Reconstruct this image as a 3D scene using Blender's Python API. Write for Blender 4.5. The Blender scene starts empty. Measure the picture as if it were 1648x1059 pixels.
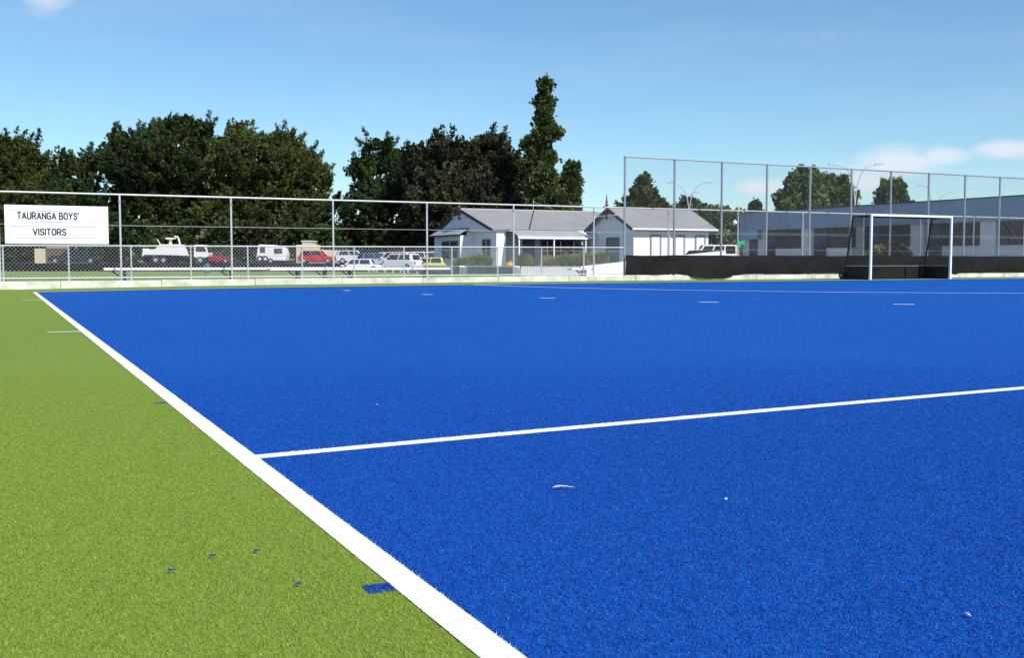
import bpy, math, random
import numpy as np
from mathutils import Matrix, Vector

random.seed(7)
scn = bpy.context.scene
COL = scn.collection
R = math.radians

# ------------------------------------------------------------------ camera
CAM = np.array([-0.777, -26.834, 0.7265])
YAW, PITCH, FPX = 0.4533, -0.0643, 1706.8          # yaw clockwise from +Y, focal length for a 1648 px wide frame
cd = bpy.data.cameras.new('camera')
cd.sensor_fit = 'HORIZONTAL'; cd.sensor_width = 36.0; cd.lens = FPX / 1648 * 36.0
cd.clip_start = 0.05; cd.clip_end = 6000
cam = bpy.data.objects.new('camera', cd); COL.objects.link(cam)
cam.location = CAM; cam.rotation_euler = (math.pi / 2 + PITCH, 0, -YAW)
scn.camera = cam

# ------------------------------------------------------------------ sun, sky, exposure
SUN_BEARING, SUN_EL = R(168), R(46)                # bearing clockwise from +Y
sd = Vector((math.sin(SUN_BEARING) * math.cos(SUN_EL), math.cos(SUN_BEARING) * math.cos(SUN_EL), math.sin(SUN_EL)))
sl = bpy.data.lights.new('sun', 'SUN'); sl.energy = 5.0; sl.angle = R(0.53); sl.color = (1.0, 0.955, 0.89)
so = bpy.data.objects.new('sun', sl); COL.objects.link(so)
so.rotation_euler = sd.to_track_quat('Z', 'Y').to_euler(); so.location = (20, -40, 60)

world = bpy.data.worlds.new('World'); scn.world = world; world.use_nodes = True
wn, wl = world.node_tree.nodes, world.node_tree.links
wn.clear()
def W(t, **k):
    n = wn.new(t)
    for a, b in k.items(): setattr(n, a, b)
    return n
out = W('ShaderNodeOutputWorld'); bg = W('ShaderNodeBackground'); bg.inputs['Strength'].default_value = 0.115
sky = W('ShaderNodeTexSky', sky_type='NISHITA', sun_disc=False, sun_elevation=SUN_EL, sun_rotation=SUN_BEARING,
        altitude=0, air_density=1.0, dust_density=0.1, ozone_density=2.5)
tc = W('ShaderNodeTexCoord')
sep = W('ShaderNodeSeparateXYZ'); wl.new(tc.outputs['Generated'], sep.inputs[0])
def wm(op, a, b=None, c=None, clamp=False):
    n = W('ShaderNodeMath', operation=op, use_clamp=clamp)
    for i, s in enumerate((a, b, c)):
        if s is None: continue
        if isinstance(s, (int, float)): n.inputs[i].default_value = s
        else: wl.new(s, n.inputs[i])
    return n.outputs[0]
# high thin streaks and low puffy clouds, both from noise over the direction of the sky
mp = W('ShaderNodeMapping'); mp.inputs['Scale'].default_value = (2.2, 2.2, 16.0); mp.inputs['Rotation'].default_value = (0.06, 0.05, 0.4)
wl.new(tc.outputs['Generated'], mp.inputs[0])
n1 = W('ShaderNodeTexNoise'); n1.inputs['Scale'].default_value = 1.6; n1.inputs['Detail'].default_value = 6; n1.inputs['Roughness'].default_value = 0.62
wl.new(mp.outputs[0], n1.inputs['Vector'])
streak = wm('MULTIPLY', wm('SUBTRACT', n1.outputs[0], 0.47, clamp=True), 1.5, clamp=True)
mp2 = W('ShaderNodeMapping'); mp2.inputs['Scale'].default_value = (9, 9, 22)
wl.new(tc.outputs['Generated'], mp2.inputs[0])
n2 = W('ShaderNodeTexNoise'); n2.inputs['Scale'].default_value = 1.5; n2.inputs['Detail'].default_value = 7; n2.inputs['Roughness'].default_value = 0.58
wl.new(mp2.outputs[0], n2.inputs['Vector'])
def blob(px, py, rx, rz):
    """a cloud bank standing in one direction of the sky"""
    az = YAW + math.atan((px - 824) / FPX); el = math.atan((419.6 - py) / FPX)
    d = (math.sin(az) * math.cos(el), math.cos(az) * math.cos(el), math.sin(el))
    sub = W('ShaderNodeVectorMath', operation='SUBTRACT'); wl.new(tc.outputs['Generated'], sub.inputs[0]); sub.inputs[1].default_value = d
    sc = W('ShaderNodeVectorMath', operation='MULTIPLY'); wl.new(sub.outputs[0], sc.inputs[0]); sc.inputs[1].default_value = (1 / rx, 1 / rx, 1 / rz)
    ln = W('ShaderNodeVectorMath', operation='LENGTH'); wl.new(sc.outputs[0], ln.inputs[0])
    return wm('SUBTRACT', 1.0, ln.outputs['Value'], clamp=True)
puff = None
for b in [(1450, 272, .055, .021), (1385, 298, .05, .018), (1510, 264, .035, .013), (88, 10, .042, .034), (1225, 305, .045, .014),
          (2400, 260, .2, .05), (-900, 240, .2, .05), (1610, 258, .04, .012)]:
    o_ = blob(*b); puff = o_ if puff is None else wm('MAXIMUM', puff, o_)
low = wm('MULTIPLY', wm('SUBTRACT', wm('ADD', wm('MULTIPLY', puff, 0.75), wm('MULTIPLY', n2.outputs[0], 0.9)), 0.62, clamp=True), 2.6, clamp=True)
hz = wm('POWER', wm('SUBTRACT', 1.0, wm('ABSOLUTE', sep.outputs['Z']), clamp=True), 9.0)     # pale band of air along the horizon
tn = W('ShaderNodeMix', data_type='RGBA', blend_type='MULTIPLY'); tn.inputs[0].default_value = 1; tn.inputs[7].default_value = (.74, .955, 1.06, 1); wl.new(sky.outputs[0], tn.inputs[6])
c1 = W('ShaderNodeMix', data_type='RGBA'); c1.inputs[7].default_value = (6.3, 7.3, 7.9, 1); wl.new(tn.outputs[2], c1.inputs[6]); wl.new(wm('MULTIPLY', hz, 0.10), c1.inputs[0])
c2 = W('ShaderNodeMix', data_type='RGBA'); c2.inputs[7].default_value = (6.8, 7.4, 8.2, 1); wl.new(c1.outputs[2], c2.inputs[6]); wl.new(wm('MULTIPLY', streak, 0.22), c2.inputs[0])
c3 = W('ShaderNodeMix', data_type='RGBA'); c3.inputs[7].default_value = (7.2, 7.3, 7.7, 1); wl.new(c2.outputs[2], c3.inputs[6]); wl.new(wm('MULTIPLY', low, 0.62), c3.inputs[0])
wl.new(c3.outputs[2], bg.inputs['Color']); wl.new(bg.outputs[0], out.inputs[0])

vs = scn.view_settings
vs.view_transform = 'Standard'; vs.look = 'None'; vs.gamma = 1.0; vs.exposure = 0.15
try: vs.use_curve_mapping = False
except Exception: pass

# ------------------------------------------------------------------ helpers
_F = np.array([math.sin(YAW) * math.cos(PITCH), math.cos(YAW) * math.cos(PITCH), math.sin(PITCH)])
_R = np.array([math.cos(YAW), -math.sin(YAW), 0.0]); _U = np.cross(_R, _F)
def at(px, py, depth):
    """world point that stands `depth` metres out in the direction measured on the photograph"""
    return CAM + (_F + _R * (px - 824) / FPX + _U * (529.5 - py) / FPX) * depth
def gz(x):
    """the pitch is crowned: a slight rise from each sideline"""
    x = min(x, 55 - x)
    return 0.08 * (1 - math.exp(-x / 6)) if x > 0 else 0.0

class MB:
    def __init__(s): s.v = []; s.f = []
    def add(s, vs_, fs):
        n = len(s.v); s.v += [tuple(p) for p in vs_]; s.f += [tuple(i + n for i in q) for q in fs]; return s
    def box(s, x0, x1, y0, y1, z0, z1):
        return s.add([(x0, y0, z0), (x1, y0, z0), (x1, y1, z0), (x0, y1, z0), (x0, y0, z1), (x1, y0, z1), (x1, y1, z1), (x0, y1, z1)],
                     [(0, 3, 2, 1), (4, 5, 6, 7), (0, 1, 5, 4), (1, 2, 6, 5), (2, 3, 7, 6), (3, 0, 4, 7)])
    def tube(s, p0, p1, r, n=8, r1=None, cap=True):
        p0, p1 = Vector(p0), Vector(p1); d = (p1 - p0)
        if d.length < 1e-6: return s
        d.normalize(); a = d.orthogonal().normalized(); b = d.cross(a); r1 = r if r1 is None else r1
        vv = []
        for p, rr in ((p0, r), (p1, r1)):
            for i in range(n):
                t = 2 * math.pi * i / n; vv.append(p + (a * math.cos(t) + b * math.sin(t)) * rr)
        ff = [(i, (i + 1) % n, n + (i + 1) % n, n + i) for i in range(n)]
        if cap: ff += [tuple(range(n - 1, -1, -1)), tuple(range(n, 2 * n))]
        return s.add(vv, ff)
    def path(s, pts, r, n=8):
        for a, b in zip(pts[:-1], pts[1:]): s.tube(a, b, r, n)
        return s
    def ext(s, prof, axis, a, b):
        """extrude a closed outline (u,w) along an axis from a to b"""
        n = len(prof)
        def P(u, w, t): return {'x': (t, u, w), 'y': (u, t, w), 'z': (u, w, t)}[axis]
        vv = [P(u, w, a) for u, w in prof] + [P(u, w, b) for u, w in prof]
        return s.add(vv, [(i, (i + 1) % n, n + (i + 1) % n, n + i) for i in range(n)] + [tuple(range(n)), tuple(range(2 * n - 1, n - 1, -1))])
    def slab(s, pts, t):
        """a flat polygon given thickness t downwards along its normal"""
        a, b, c = (Vector(p) for p in pts[:3]); nn = (b - a).cross(c - a).normalized() * t
        n = len(pts); vv = [Vector(p) for p in pts] + [Vector(p) - nn for p in pts]
        return s.add(vv, [tuple(range(n)), tuple(range(2 * n - 1, n - 1, -1))] + [(i, n + i, n + (i + 1) % n, (i + 1) % n) for i in range(n)])
    def build(s, name, mat, parent=None, world=True, smooth=False, bevel=0):
        me = bpy.data.meshes.new(name); me.from_pydata(s.v, [], s.f); me.update()
        if bevel or not smooth:
            import bmesh
            bm = bmesh.new(); bm.from_mesh(me); bmesh.ops.recalc_face_normals(bm, faces=bm.faces)
            if bevel: bmesh.ops.bevel(bm, geom=list(bm.edges), offset=bevel, segments=2, affect='EDGES', clamp_overlap=True)
            bm.to_mesh(me); bm.free()
        if smooth:
            for p in me.polygons: p.use_smooth = True
        me.materials.append(mat)
        return link(bpy.data.objects.new(name, me), parent, world)
def link(o, parent=None, world=True):
    COL.objects.link(o)
    if parent is not None:
        o.parent = parent
        if world: o.matrix_parent_inverse = wmat(parent).inverted()
    return o
def wmat(o):
    m = Matrix.Translation(o.location) @ o.rotation_euler.to_matrix().to_4x4()
    return (wmat(o.parent) @ o.matrix_parent_inverse @ m) if o.parent else m
def tag(o, label, cat, group=None):
    o['label'] = label; o['category'] = cat
    if group: o['group'] = group
    return o
def thing(name, label, cat, loc=(0, 0, 0), rotz=0, group=None):
    o = bpy.data.objects.new(name, None); COL.objects.link(o); o.location = loc; o.rotation_euler = (0, 0, rotz); o.empty_display_size = .2
    return tag(o, label, cat, group)
def struct(o): o['kind'] = 'structure'; return o
def stuff(o): o['kind'] = 'stuff'; return o
def inst(src, name, parent, loc=(0, 0, 0), rot=(0, 0, 0), scale=(1, 1, 1)):
    o = bpy.data.objects.new(name, src.data if hasattr(src, 'data') else src); COL.objects.link(o)
    o.parent = parent; o.location = loc; o.rotation_euler = rot; o.scale = scale
    return o

# ------------------------------------------------------------------ materials
def mat(name, col, rough=.6, metal=0, spec=.5, var=0, vscale=8, bump=0, bscale=40, alpha=1, sheen=0, stretch=(1, 1, 1)):
    m = bpy.data.materials.new(name); m.use_nodes = True; nt = m.node_tree; b = nt.nodes['Principled BSDF']
    b.inputs['Base Color'].default_value = (*col, 1); b.inputs['Roughness'].default_value = rough; b.inputs['Metallic'].default_value = metal
    b.inputs['Specular IOR Level'].default_value = spec
    if sheen: b.inputs['Sheen Weight'].default_value = sheen
    t = nt.nodes.new('ShaderNodeTexCoord'); mpn = nt.nodes.new('ShaderNodeMapping'); mpn.inputs['Scale'].default_value = stretch
    nt.links.new(t.outputs['Object'], mpn.inputs[0])
    if var:
        n = nt.nodes.new('ShaderNodeTexNoise'); n.inputs['Scale'].default_value = vscale; n.inputs['Detail'].default_value = 6; n.inputs['Roughness'].default_value = .65
        nt.links.new(mpn.outputs[0], n.inputs['Vector'])
        r = nt.nodes.new('ShaderNodeMapRange'); r.inputs[1].default_value = .3; r.inputs[2].default_value = .7; r.inputs[3].default_value = 1 - var; r.inputs[4].default_value = 1 + var
        nt.links.new(n.outputs[0], r.inputs[0])
        x = nt.nodes.new('ShaderNodeMix'); x.data_type = 'RGBA'; x.blend_type = 'MULTIPLY'; x.inputs[0].default_value = 1; x.inputs[6].default_value = (*col, 1)
        nt.links.new(r.outputs[0], x.inputs[7]); nt.links.new(x.outputs[2], b.inputs['Base Color'])
    if bump:
        n = nt.nodes.new('ShaderNodeTexNoise'); n.inputs['Scale'].default_value = bscale; n.inputs['Detail'].default_value = 4
        nt.links.new(mpn.outputs[0], n.inputs['Vector'])
        bp = nt.nodes.new('ShaderNodeBump'); bp.inputs['Strength'].default_value = bump; bp.inputs['Distance'].default_value = .02
        nt.links.new(n.outputs[0], bp.inputs['Height']); nt.links.new(bp.outputs[0], b.inputs['Normal'])
    return m

def turf(name, dark, mid, light, glint, sheen=.3):
    """short synthetic turf: fine two-tone fibre grain with glints painted as bright flecks, plus broad faint drag marks"""
    m = bpy.data.materials.new(name); m.use_nodes = True; nt = m.node_tree; L = nt.links; b = nt.nodes['Principled BSDF']
    b.inputs['Roughness'].default_value = .8; b.inputs['Specular IOR Level'].default_value = .12; b.inputs['Sheen Weight'].default_value = sheen
    b.inputs['Sheen Roughness'].default_value = .5; b.inputs['Sheen Tint'].default_value = (*light, 1)
    t = nt.nodes.new('ShaderNodeTexCoord')
    def noise(scale, det, rough=.6, st=None):
        n = nt.nodes.new('ShaderNodeTexNoise'); n.inputs['Scale'].default_value = scale; n.inputs['Detail'].default_value = det; n.inputs['Roughness'].default_value = rough
        if st:
            q = nt.nodes.new('ShaderNodeMapping'); q.inputs['Scale'].default_value = st; q.inputs['Rotation'].default_value = (0, 0, .5); L.new(t.outputs['Object'], q.inputs[0]); L.new(q.outputs[0], n.inputs['Vector'])
        else: L.new(t.outputs['Object'], n.inputs['Vector'])
        return n.outputs[0]
    def mr(s, a, bb, c, d):
        n = nt.nodes.new('ShaderNodeMapRange'); L.new(s, n.inputs[0])
        for i, v in enumerate((a, bb, c, d)): n.inputs[i + 1].default_value = v
        return n.outputs[0]
    def mth(op, a, c):
        n = nt.nodes.new('ShaderNodeMath'); n.operation = op; L.new(a, n.inputs[0])
        if isinstance(c, (int, float)): n.inputs[1].default_value = c
        else: L.new(c, n.inputs[1])
        return n.outputs[0]
    fine = noise(150, 3, .7); mid_n = noise(38, 3, .6); broad = noise(.35, 4, .55, (1, .35, 1)); strand = noise(120, 1, .5, (1, .3, 1))
    grain = mth('ADD', mth('MULTIPLY', fine, .62), mth('MULTIPLY', strand, .38))
    ramp = nt.nodes.new('ShaderNodeValToRGB'); e = ramp.color_ramp.elements
    e[0].position = .34; e[0].color = (*dark, 1); e[1].position = .66; e[1].color = (*light, 1)
    k = e.new(.5); k.color = (*mid, 1)
    L.new(grain, ramp.inputs[0])
    mul = nt.nodes.new('ShaderNodeMix'); mul.data_type = 'RGBA'; mul.blend_type = 'MULTIPLY'; mul.inputs[0].default_value = 1
    L.new(ramp.outputs[0], mul.inputs[6]); L.new(mth('MULTIPLY', mr(mid_n, .3, .7, .88, 1.12), mr(broad, .3, .7, .94, 1.06)), mul.inputs[7])
    fl = nt.nodes.new('ShaderNodeMix'); fl.data_type = 'RGBA'; L.new(mul.outputs[2], fl.inputs[6]); fl.inputs[7].default_value = (*glint, 1)
    L.new(mr(noise(260, 1, .5), .70, .76, 0, .8), fl.inputs[0]); L.new(fl.outputs[2], b.inputs['Base Color'])  # glints mixed into the base colour at noise peaks
    bp = nt.nodes.new('ShaderNodeBump'); bp.inputs['Strength'].default_value = .55; bp.inputs['Distance'].default_value = .006
    L.new(grain, bp.inputs['Height']); L.new(bp.outputs[0], b.inputs['Normal'])
    return m

M = {}
M['blue'] = turf('blue_turf', (.002, .036, .20), (.003, .070, .34), (.008, .125, .49), (.10, .24, .62), .0)
M['green'] = turf('green_turf', (.095, .158, .016), (.165, .243, .034), (.245, .33, .062), (.38, .45, .14), .0)
M['line'] = turf('white_turf', (.72, .72, .70), (.82, .82, .80), (.88, .88, .86), (.9, .9, .88), .0)
M['line_faint'] = mat('worn_blue_line', (.12, .25, .62), .8)
M['bluemark'] = turf('blue_turf_inlay', (.004, .03, .18), (.008, .06, .30), (.03, .13, .45), (.2, .3, .6))
M['grass'] = mat('lawn', (.17, .235, .055), .9, var=.35, vscale=.9, bump=.6, bscale=25)
M['earth'] = mat('ground', (.13, .14, .10), .95, var=.3, vscale=.15)
M['asphalt'] = mat('asphalt', (.05, .05, .053), .9, var=.2, vscale=1)
M['paving'] = mat('paving', (.25, .25, .24), .9, var=.15, vscale=1)
M['concrete'] = mat('concrete', (.60, .58, .51), .9, var=.32, vscale=2.3, bump=.3, bscale=30)
M['galv'] = mat('galvanised_steel', (.50, .52, .54), .5, .1, var=.1, vscale=6)
M['galv_d'] = mat('weathered_steel', (.33, .35, .38), .5, .3, var=.12, vscale=6)
M['wire'] = mat('galvanised_wire', (.50, .51, .52), .5, .1); M['wire_d'] = mat('dull_wire', (.16, .165, .18), .7)
M['board'] = mat('white_sign_panel', (.84, .84, .83), .5, var=.03, vscale=3)
M['letter'] = mat('grey_lettering', (.03, .034, .042), .6)
M['rule'] = mat('pale_rule', (.36, .37, .39), .6)
M['cover'] = mat('black_cloth', (.013, .0125, .013), .9, spec=.15, var=.3, vscale=1.6, bump=.5, bscale=6)
M['blackboard'] = mat('black_board', (.008, .008, .010), .6, var=.2, vscale=4)
M['blacksteel'] = mat('black_steel', (.012, .012, .014), .4)
M['net'] = mat('dark_net', (.014, .015, .019), .8)
M['white'] = mat('white_paint', (.80, .80, .79), .45, var=.05, vscale=2)
M['whiteplank'] = mat('white_aluminium', (.80, .81, .82), .4, var=.06, vscale=4)
M['bracket'] = mat('dark_bracket', (.02, .022, .03), .6)
M['roof'] = mat('grey_iron_roof', (.27, .27, .265), .55, .1, var=.12, vscale=1.2)
M['trimdark'] = mat('dark_trim', (.035, .04, .055), .5)
M['redtrim'] = mat('maroon_trim', (.16, .03, .035), .5)
M['frameblue'] = mat('slate_blue_frame', (.085, .125, .175), .5)
M['glass'] = mat('window_glass', (.010, .013, .015), .25, spec=.2, var=.4, vscale=1.3)
M['blind'] = mat('green_grey_blind', (.15, .20, .19), .5, var=.1)
M['fascia'] = mat('blue_steel_fascia', (.18, .25, .34), .55, var=.08, vscale=.6)
M['block'] = mat('pale_blockwork', (.66, .65, .65), .9, var=.08, vscale=3)
M['doorblue'] = mat('navy_door', (.025, .035, .09), .5)
M['tyre'] = mat('tyre', (.014, .014, .015), .85)
M['rim'] = mat('alloy', (.5, .51, .53), .35, .6)
M['carglass'] = mat('car_glass', (.012, .014, .016), .05, spec=.9)
M['lamp'] = mat('lamp_glass', (.7, .7, .66), .15)
M['tail'] = mat('tail_lamp', (.35, .01, .01), .3)
M['bark'] = mat('bark', (.075, .055, .04), .9, var=.3, vscale=3, bump=.8, bscale=8)
M['cream'] = mat('cream_wall', (.62, .55, .40), .8, var=.1, vscale=1)
M['timber'] = mat('black_timber', (.007, .0075, .011), .9, spec=.1, var=.3, vscale=2)
M['graywall'] = mat('grey_wall_and_shade', (.24, .265, .29), .85, var=.1, vscale=3)  # garden wall, window frames, and painted shade on the veranda back wall
M['leafdry'] = mat('dry_leaf', (.48, .44, .45), .8)
M['bluepl'] = mat('blue_plastic', (.012, .13, .26), .4)
M['orangepl'] = mat('orange_plastic', (.75, .33, .02), .45)
M['greenpl'] = mat('green_plastic', (.01, .40, .24), .45)
def weatherboard():
    m = mat('white_weatherboard', (.80, .80, .80), .55, var=.03, vscale=2); nt = m.node_tree; b = nt.nodes['Principled BSDF']
    t = nt.nodes.new('ShaderNodeTexCoord'); s = nt.nodes.new('ShaderNodeSeparateXYZ'); nt.links.new(t.outputs['Object'], s.inputs[0])
    a = nt.nodes.new('ShaderNodeMath'); a.operation = 'MULTIPLY'; a.inputs[1].default_value = 1 / .16; nt.links.new(s.outputs[2], a.inputs[0])
    fr = nt.nodes.new('ShaderNodeMath'); fr.operation = 'FRACT'; nt.links.new(a.outputs[0], fr.inputs[0])
    bp = nt.nodes.new('ShaderNodeBump'); bp.invert = True; bp.inputs['Strength'].default_value = .8; bp.inputs['Distance'].default_value = .025
    nt.links.new(fr.outputs[0], bp.inputs['Height']); nt.links.new(bp.outputs[0], b.inputs['Normal'])
    return m
M['wb'] = weatherboard()
def ribbed(name, col, pitch_, axis):
    m = mat(name, col, .5, .15, var=.12, vscale=.8); nt = m.node_tree; b = nt.nodes['Principled BSDF']
    t = nt.nodes.new('ShaderNodeTexCoord'); s = nt.nodes.new('ShaderNodeSeparateXYZ'); nt.links.new(t.outputs['Object'], s.inputs[0])
    a = nt.nodes.new('ShaderNodeMath'); a.operation = 'MULTIPLY'; a.inputs[1].default_value = 2 * math.pi / pitch_; nt.links.new(s.outputs[axis], a.inputs[0])
    fr = nt.nodes.new('ShaderNodeMath'); fr.operation = 'SINE'; nt.links.new(a.outputs[0], fr.inputs[0])
    bp = nt.nodes.new('ShaderNodeBump'); bp.inputs['Strength'].default_value = .6; bp.inputs['Distance'].default_value = .02
    nt.links.new(fr.outputs[0], bp.inputs['Height']); nt.links.new(bp.outputs[0], b.inputs['Normal'])
    return m
M['iron'] = ribbed('grey_corrugated_iron', (.32, .32, .31), .15, 0)
M['iron_lt'] = ribbed('pale_corrugated_iron', (.38, .39, .38), .15, 0)
M['fascia'] = ribbed('blue_steel_cladding', (.24, .325, .43), .3, 1)

def leafmat(name, cols, transl=.10):
    m = bpy.data.materials.new(name); m.use_nodes = True; nt = m.node_tree; b = nt.nodes['Principled BSDF']
    b.inputs['Roughness'].default_value = .6; b.inputs['Specular IOR Level'].default_value = .3
    a = nt.nodes.new('ShaderNodeAttribute'); a.attribute_name = 'tint'
    rp = nt.nodes.new('ShaderNodeValToRGB'); el = rp.color_ramp.elements
    el[0].position = 0; el[0].color = (*cols[0], 1); el[1].position = 1; el[1].color = (*cols[-1], 1)
    for i, c in enumerate(cols[1:-1]): e = el.new((i + 1) / (len(cols) - 1)); e.color = (*c, 1)
    nt.links.new(a.outputs['Fac'], rp.inputs[0]); nt.links.new(rp.outputs[0], b.inputs['Base Color'])
    tr = nt.nodes.new('ShaderNodeBsdfTranslucent'); nt.links.new(rp.outputs[0], tr.inputs[0])
    mx = nt.nodes.new('ShaderNodeMixShader'); mx.inputs[0].default_value = transl
    nt.links.new(b.outputs[0], mx.inputs[1]); nt.links.new(tr.outputs[0], mx.inputs[2]); nt.links.new(mx.outputs[0], nt.nodes['Material Output'].inputs[0])
    return m
M['leaf_cyp'] = leafmat('cypress_foliage', [(0.0129, 0.0291, 0.0085), (0.0242, 0.0485, 0.0115), (0.0445, 0.0727, 0.0148), (0.0687, 0.0922, 0.0191)])
M['leaf_yel'] = leafmat('golden_cypress_foliage', [(0.0220, 0.0388, 0.0087), (0.0449, 0.0662, 0.0125), (0.0799, 0.0982, 0.0174), (0.1099, 0.1141, 0.0250)])
M['leaf_oak'] = leafmat('dark_broadleaf_foliage', [(0.0161, 0.0223, 0.0101), (0.0303, 0.0364, 0.0141), (0.0525, 0.0566, 0.0202), (0.0757, 0.0728, 0.0283)])
M['leaf_con'] = leafmat('conifer_foliage', [(0.0236, 0.0411, 0.0125), (0.0449, 0.0662, 0.0174), (0.0802, 0.1027, 0.0250), (0.1070, 0.1256, 0.0350)])
M['leaf_grn'] = leafmat('green_foliage', [(0.0405, 0.0675, 0.0189), (0.0743, 0.1148, 0.0297), (0.1215, 0.1688, 0.0459), (0.1620, 0.2025, 0.0607)])
M['leaf_shr'] = leafmat('shrub_foliage', [(0.0765, 0.1105, 0.0340), (0.1445, 0.1870, 0.0595), (0.2380, 0.2720, 0.0935), (0.3400, 0.3400, 0.1360)])

# ------------------------------------------------------------------ ground
def sheet(name, x0, x1, y0, y1, dz, m, n=40):
    b = MB(); xs = [x0 + (x1 - x0) * i / n for i in range(n + 1)]
    vv = [(x, y, gz(x) + dz) for x in xs for y in (y0, y1)]
    b.add(vv, [(2 * i, 2 * i + 2, 2 * i + 3, 2 * i + 1) for i in range(n)])
    return b.build(name, m, smooth=True)
b = MB(); b.add([(-3000, -3000, -.32), (3000, -3000, -.32), (3000, 3000, -.32), (-3000, 3000, -.32)], [(0, 1, 2, 3)]); struct(b.build('ground', M['earth']))
struct(sheet('runoff_turf', -9, 64, -70, 2.95, 0, M['green'], 146))
struct(sheet('pitch_turf', .04, 54.96, -70, -.04, .0015, M['blue'], 110))
struct(sheet('side_line', 0, .075, -70, 0, .003, M['line'], 1))
struct(sheet('back_line', .075, 55, -.075, 0, .003, M['line'], 110))
struct(sheet('quarter_line', .075, 55, -22.975, -22.9, .003, M['line'], 110))
struct(sheet('sideline_mark', -.34, 0, -5.49, -5.41, .003, M['line'], 1))
struct(sheet('sideline_mark', -.315, 0, -15.165, -15.09, .003, M['line'], 1))
struct(sheet('inlaid_mark', -.062, 0, -24.66, -24.60, .002, M['bluemark'], 1))
struct(sheet('inlaid_mark', -.05, 0, -21.22, -21.19, .002, M['bluemark'], 1))
# the shooting circle, and its broken line five metres further out
def arc(name, r0, r1, cx, a0, a1, m, n):
    b = MB(); vv = []
    for i in range(n + 1):
        a = a0 + (a1 - a0) * i / n
        for r in (r0, r1):
            x, y = cx - r * math.cos(a), -r * math.sin(a); vv.append((x, y, gz(x) + .003))
    b.add(vv, [(2 * i, 2 * i + 1, 2 * i + 3, 2 * i + 2) for i in range(n)])
    return struct(b.build(name, m, smooth=True))
arc('shooting_circle', 14.545, 14.635, 25.67, 0, math.pi / 2, M['line'], 60)
struct(sheet('shooting_circle', 25.67, 29.4, -14.635, -14.545, .003, M['line'], 4))
arc('shooting_circle', 14.545, 14.635, 29.4, math.pi / 2, math.pi, M['line'], 40)
for a, rd in ((10.57, 19.57), (20.9, 20.0), (29.9, 20.25), (38.7, 20.7), (46.8, 20.6), (55.5, 20.5), (64.2, 20.4), (73, 20.3), (82, 20.2)):
    a = R(a)
    arc('broken_circle_dash', rd, rd + .10, 25.67, a - .0075, a + .0075, M['line'], 2)
struct(sheet('faint_mark', 10.45, 10.75, -12.70, -12.66, .006, M['line_faint'], 1))

# ground beyond the kerb
def slabpoly(name, pts, z0, z1, m):
    b = MB(); n = len(pts)
    b.add([(x, y, z1) for x, y in pts] + [(x, y, z0) for x, y in pts], [tuple(range(n)), tuple(range(2 * n - 1, n - 1, -1))] + [(i, n + i, n + (i + 1) % n, (i + 1) % n) for i in range(n)])
    return b.build(name, m)
E0, E1 = at(-260, 436, 62), at(575, 436, 60)
struct(slabpoly('lawn', [(-60, 3.12), (17.2, 3.12), (18.4, 11.4), (17.1, 18.6), (E1[0], E1[1]), (E0[0], E0[1]), (-60, 60)], -.4, .12, M['grass']))
struct(slabpoly('yard', [(17.2, 3.12), (120, 3.12), (150, 140), tuple(at(733, 424, 150)[:2]), (17.1, 18.6), (18.4, 11.4)], -.4, -.05, M['paving']))
a0, a1, a2, a3 = at(-300, 424, 64), at(548, 424, 64), at(548, 424, 170), at(-420, 424, 170)
struct(slabpoly('raised_lot', [(p[0], p[1]) for p in (a0, a1, a2, a3)], -.4, .43, M['asphalt']))
c0, c1_, c2_, c3_ = at(549.5, 424, 61), at(705, 424, 61), at(735, 424, 150), at(549.5, 424, 150)
struct(slabpoly('car_park', [(p[0], p[1]) for p in (c0, c1_, c2_, c3_)], -.4, -.22, M['asphalt']))

# ------------------------------------------------------------------ kerb
kb = bpy.data.objects.new('concrete_kerb', None); COL.objects.link(kb); kb.location = (0, 3, 0); struct(kb)
x = .745 - 2.5 * 4
while x < 46:
    t = gz(x + 1.25)
    random.seed(int(x * 10) + 999)
    MB().box(x + .006, x + 2.494, 2.9 + random.uniform(-.006, .006), 3.13, -.3, .195 + .5 * t + random.uniform(-.008, .008)).build('kerb_block', M['concrete'], kb, bevel=.008)
    x += 2.5

# ------------------------------------------------------------------ chain-link fences
def chain(x0, x1, y, z0, z1, sp, r):
    """diamond mesh as two layers of thin wires"""
    b = MB(); h = z1 - z0
    for s, dy in ((1, -.004), (-1, .004)):
        n = int((x1 - x0 + h) / sp) + 2
        for i in range(n):
            xa = x0 - h + i * sp if s > 0 else x0 + i * sp
            za, xb, zb = z0, xa + s * h, z1
            A, B = [xa, z0], [xb, z1]
            for P, Q in ((A, B), (B, A)):                     # clip to the panel
                for lim, sign in ((x0, -1), (x1, 1)):
                    if (P[0] - lim) * sign > 0:
                        if (Q[0] - lim) * sign >= 0: P[0] = Q[0] = None; break
                        t = (lim - Q[0]) / (P[0] - Q[0]); P[1] = Q[1] + t * (P[1] - Q[1]); P[0] = lim
                if P[0] is None: break
            if A[0] is None or B[0] is None: continue
            b.tube((A[0], y + dy, A[1]), (B[0], y + dy, B[1]), r, 3, cap=False)
    return b
KT = lambda x: .195 + .5 * gz(x)
fx = [-.58 + 1.5375 * i for i in range(-3, 13)]
lf = thing('chain_link_fence', 'waist-high galvanised chain-link fence with white-grey rails standing on the concrete kerb', 'fence', (fx[0], 3.0, .2))
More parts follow.
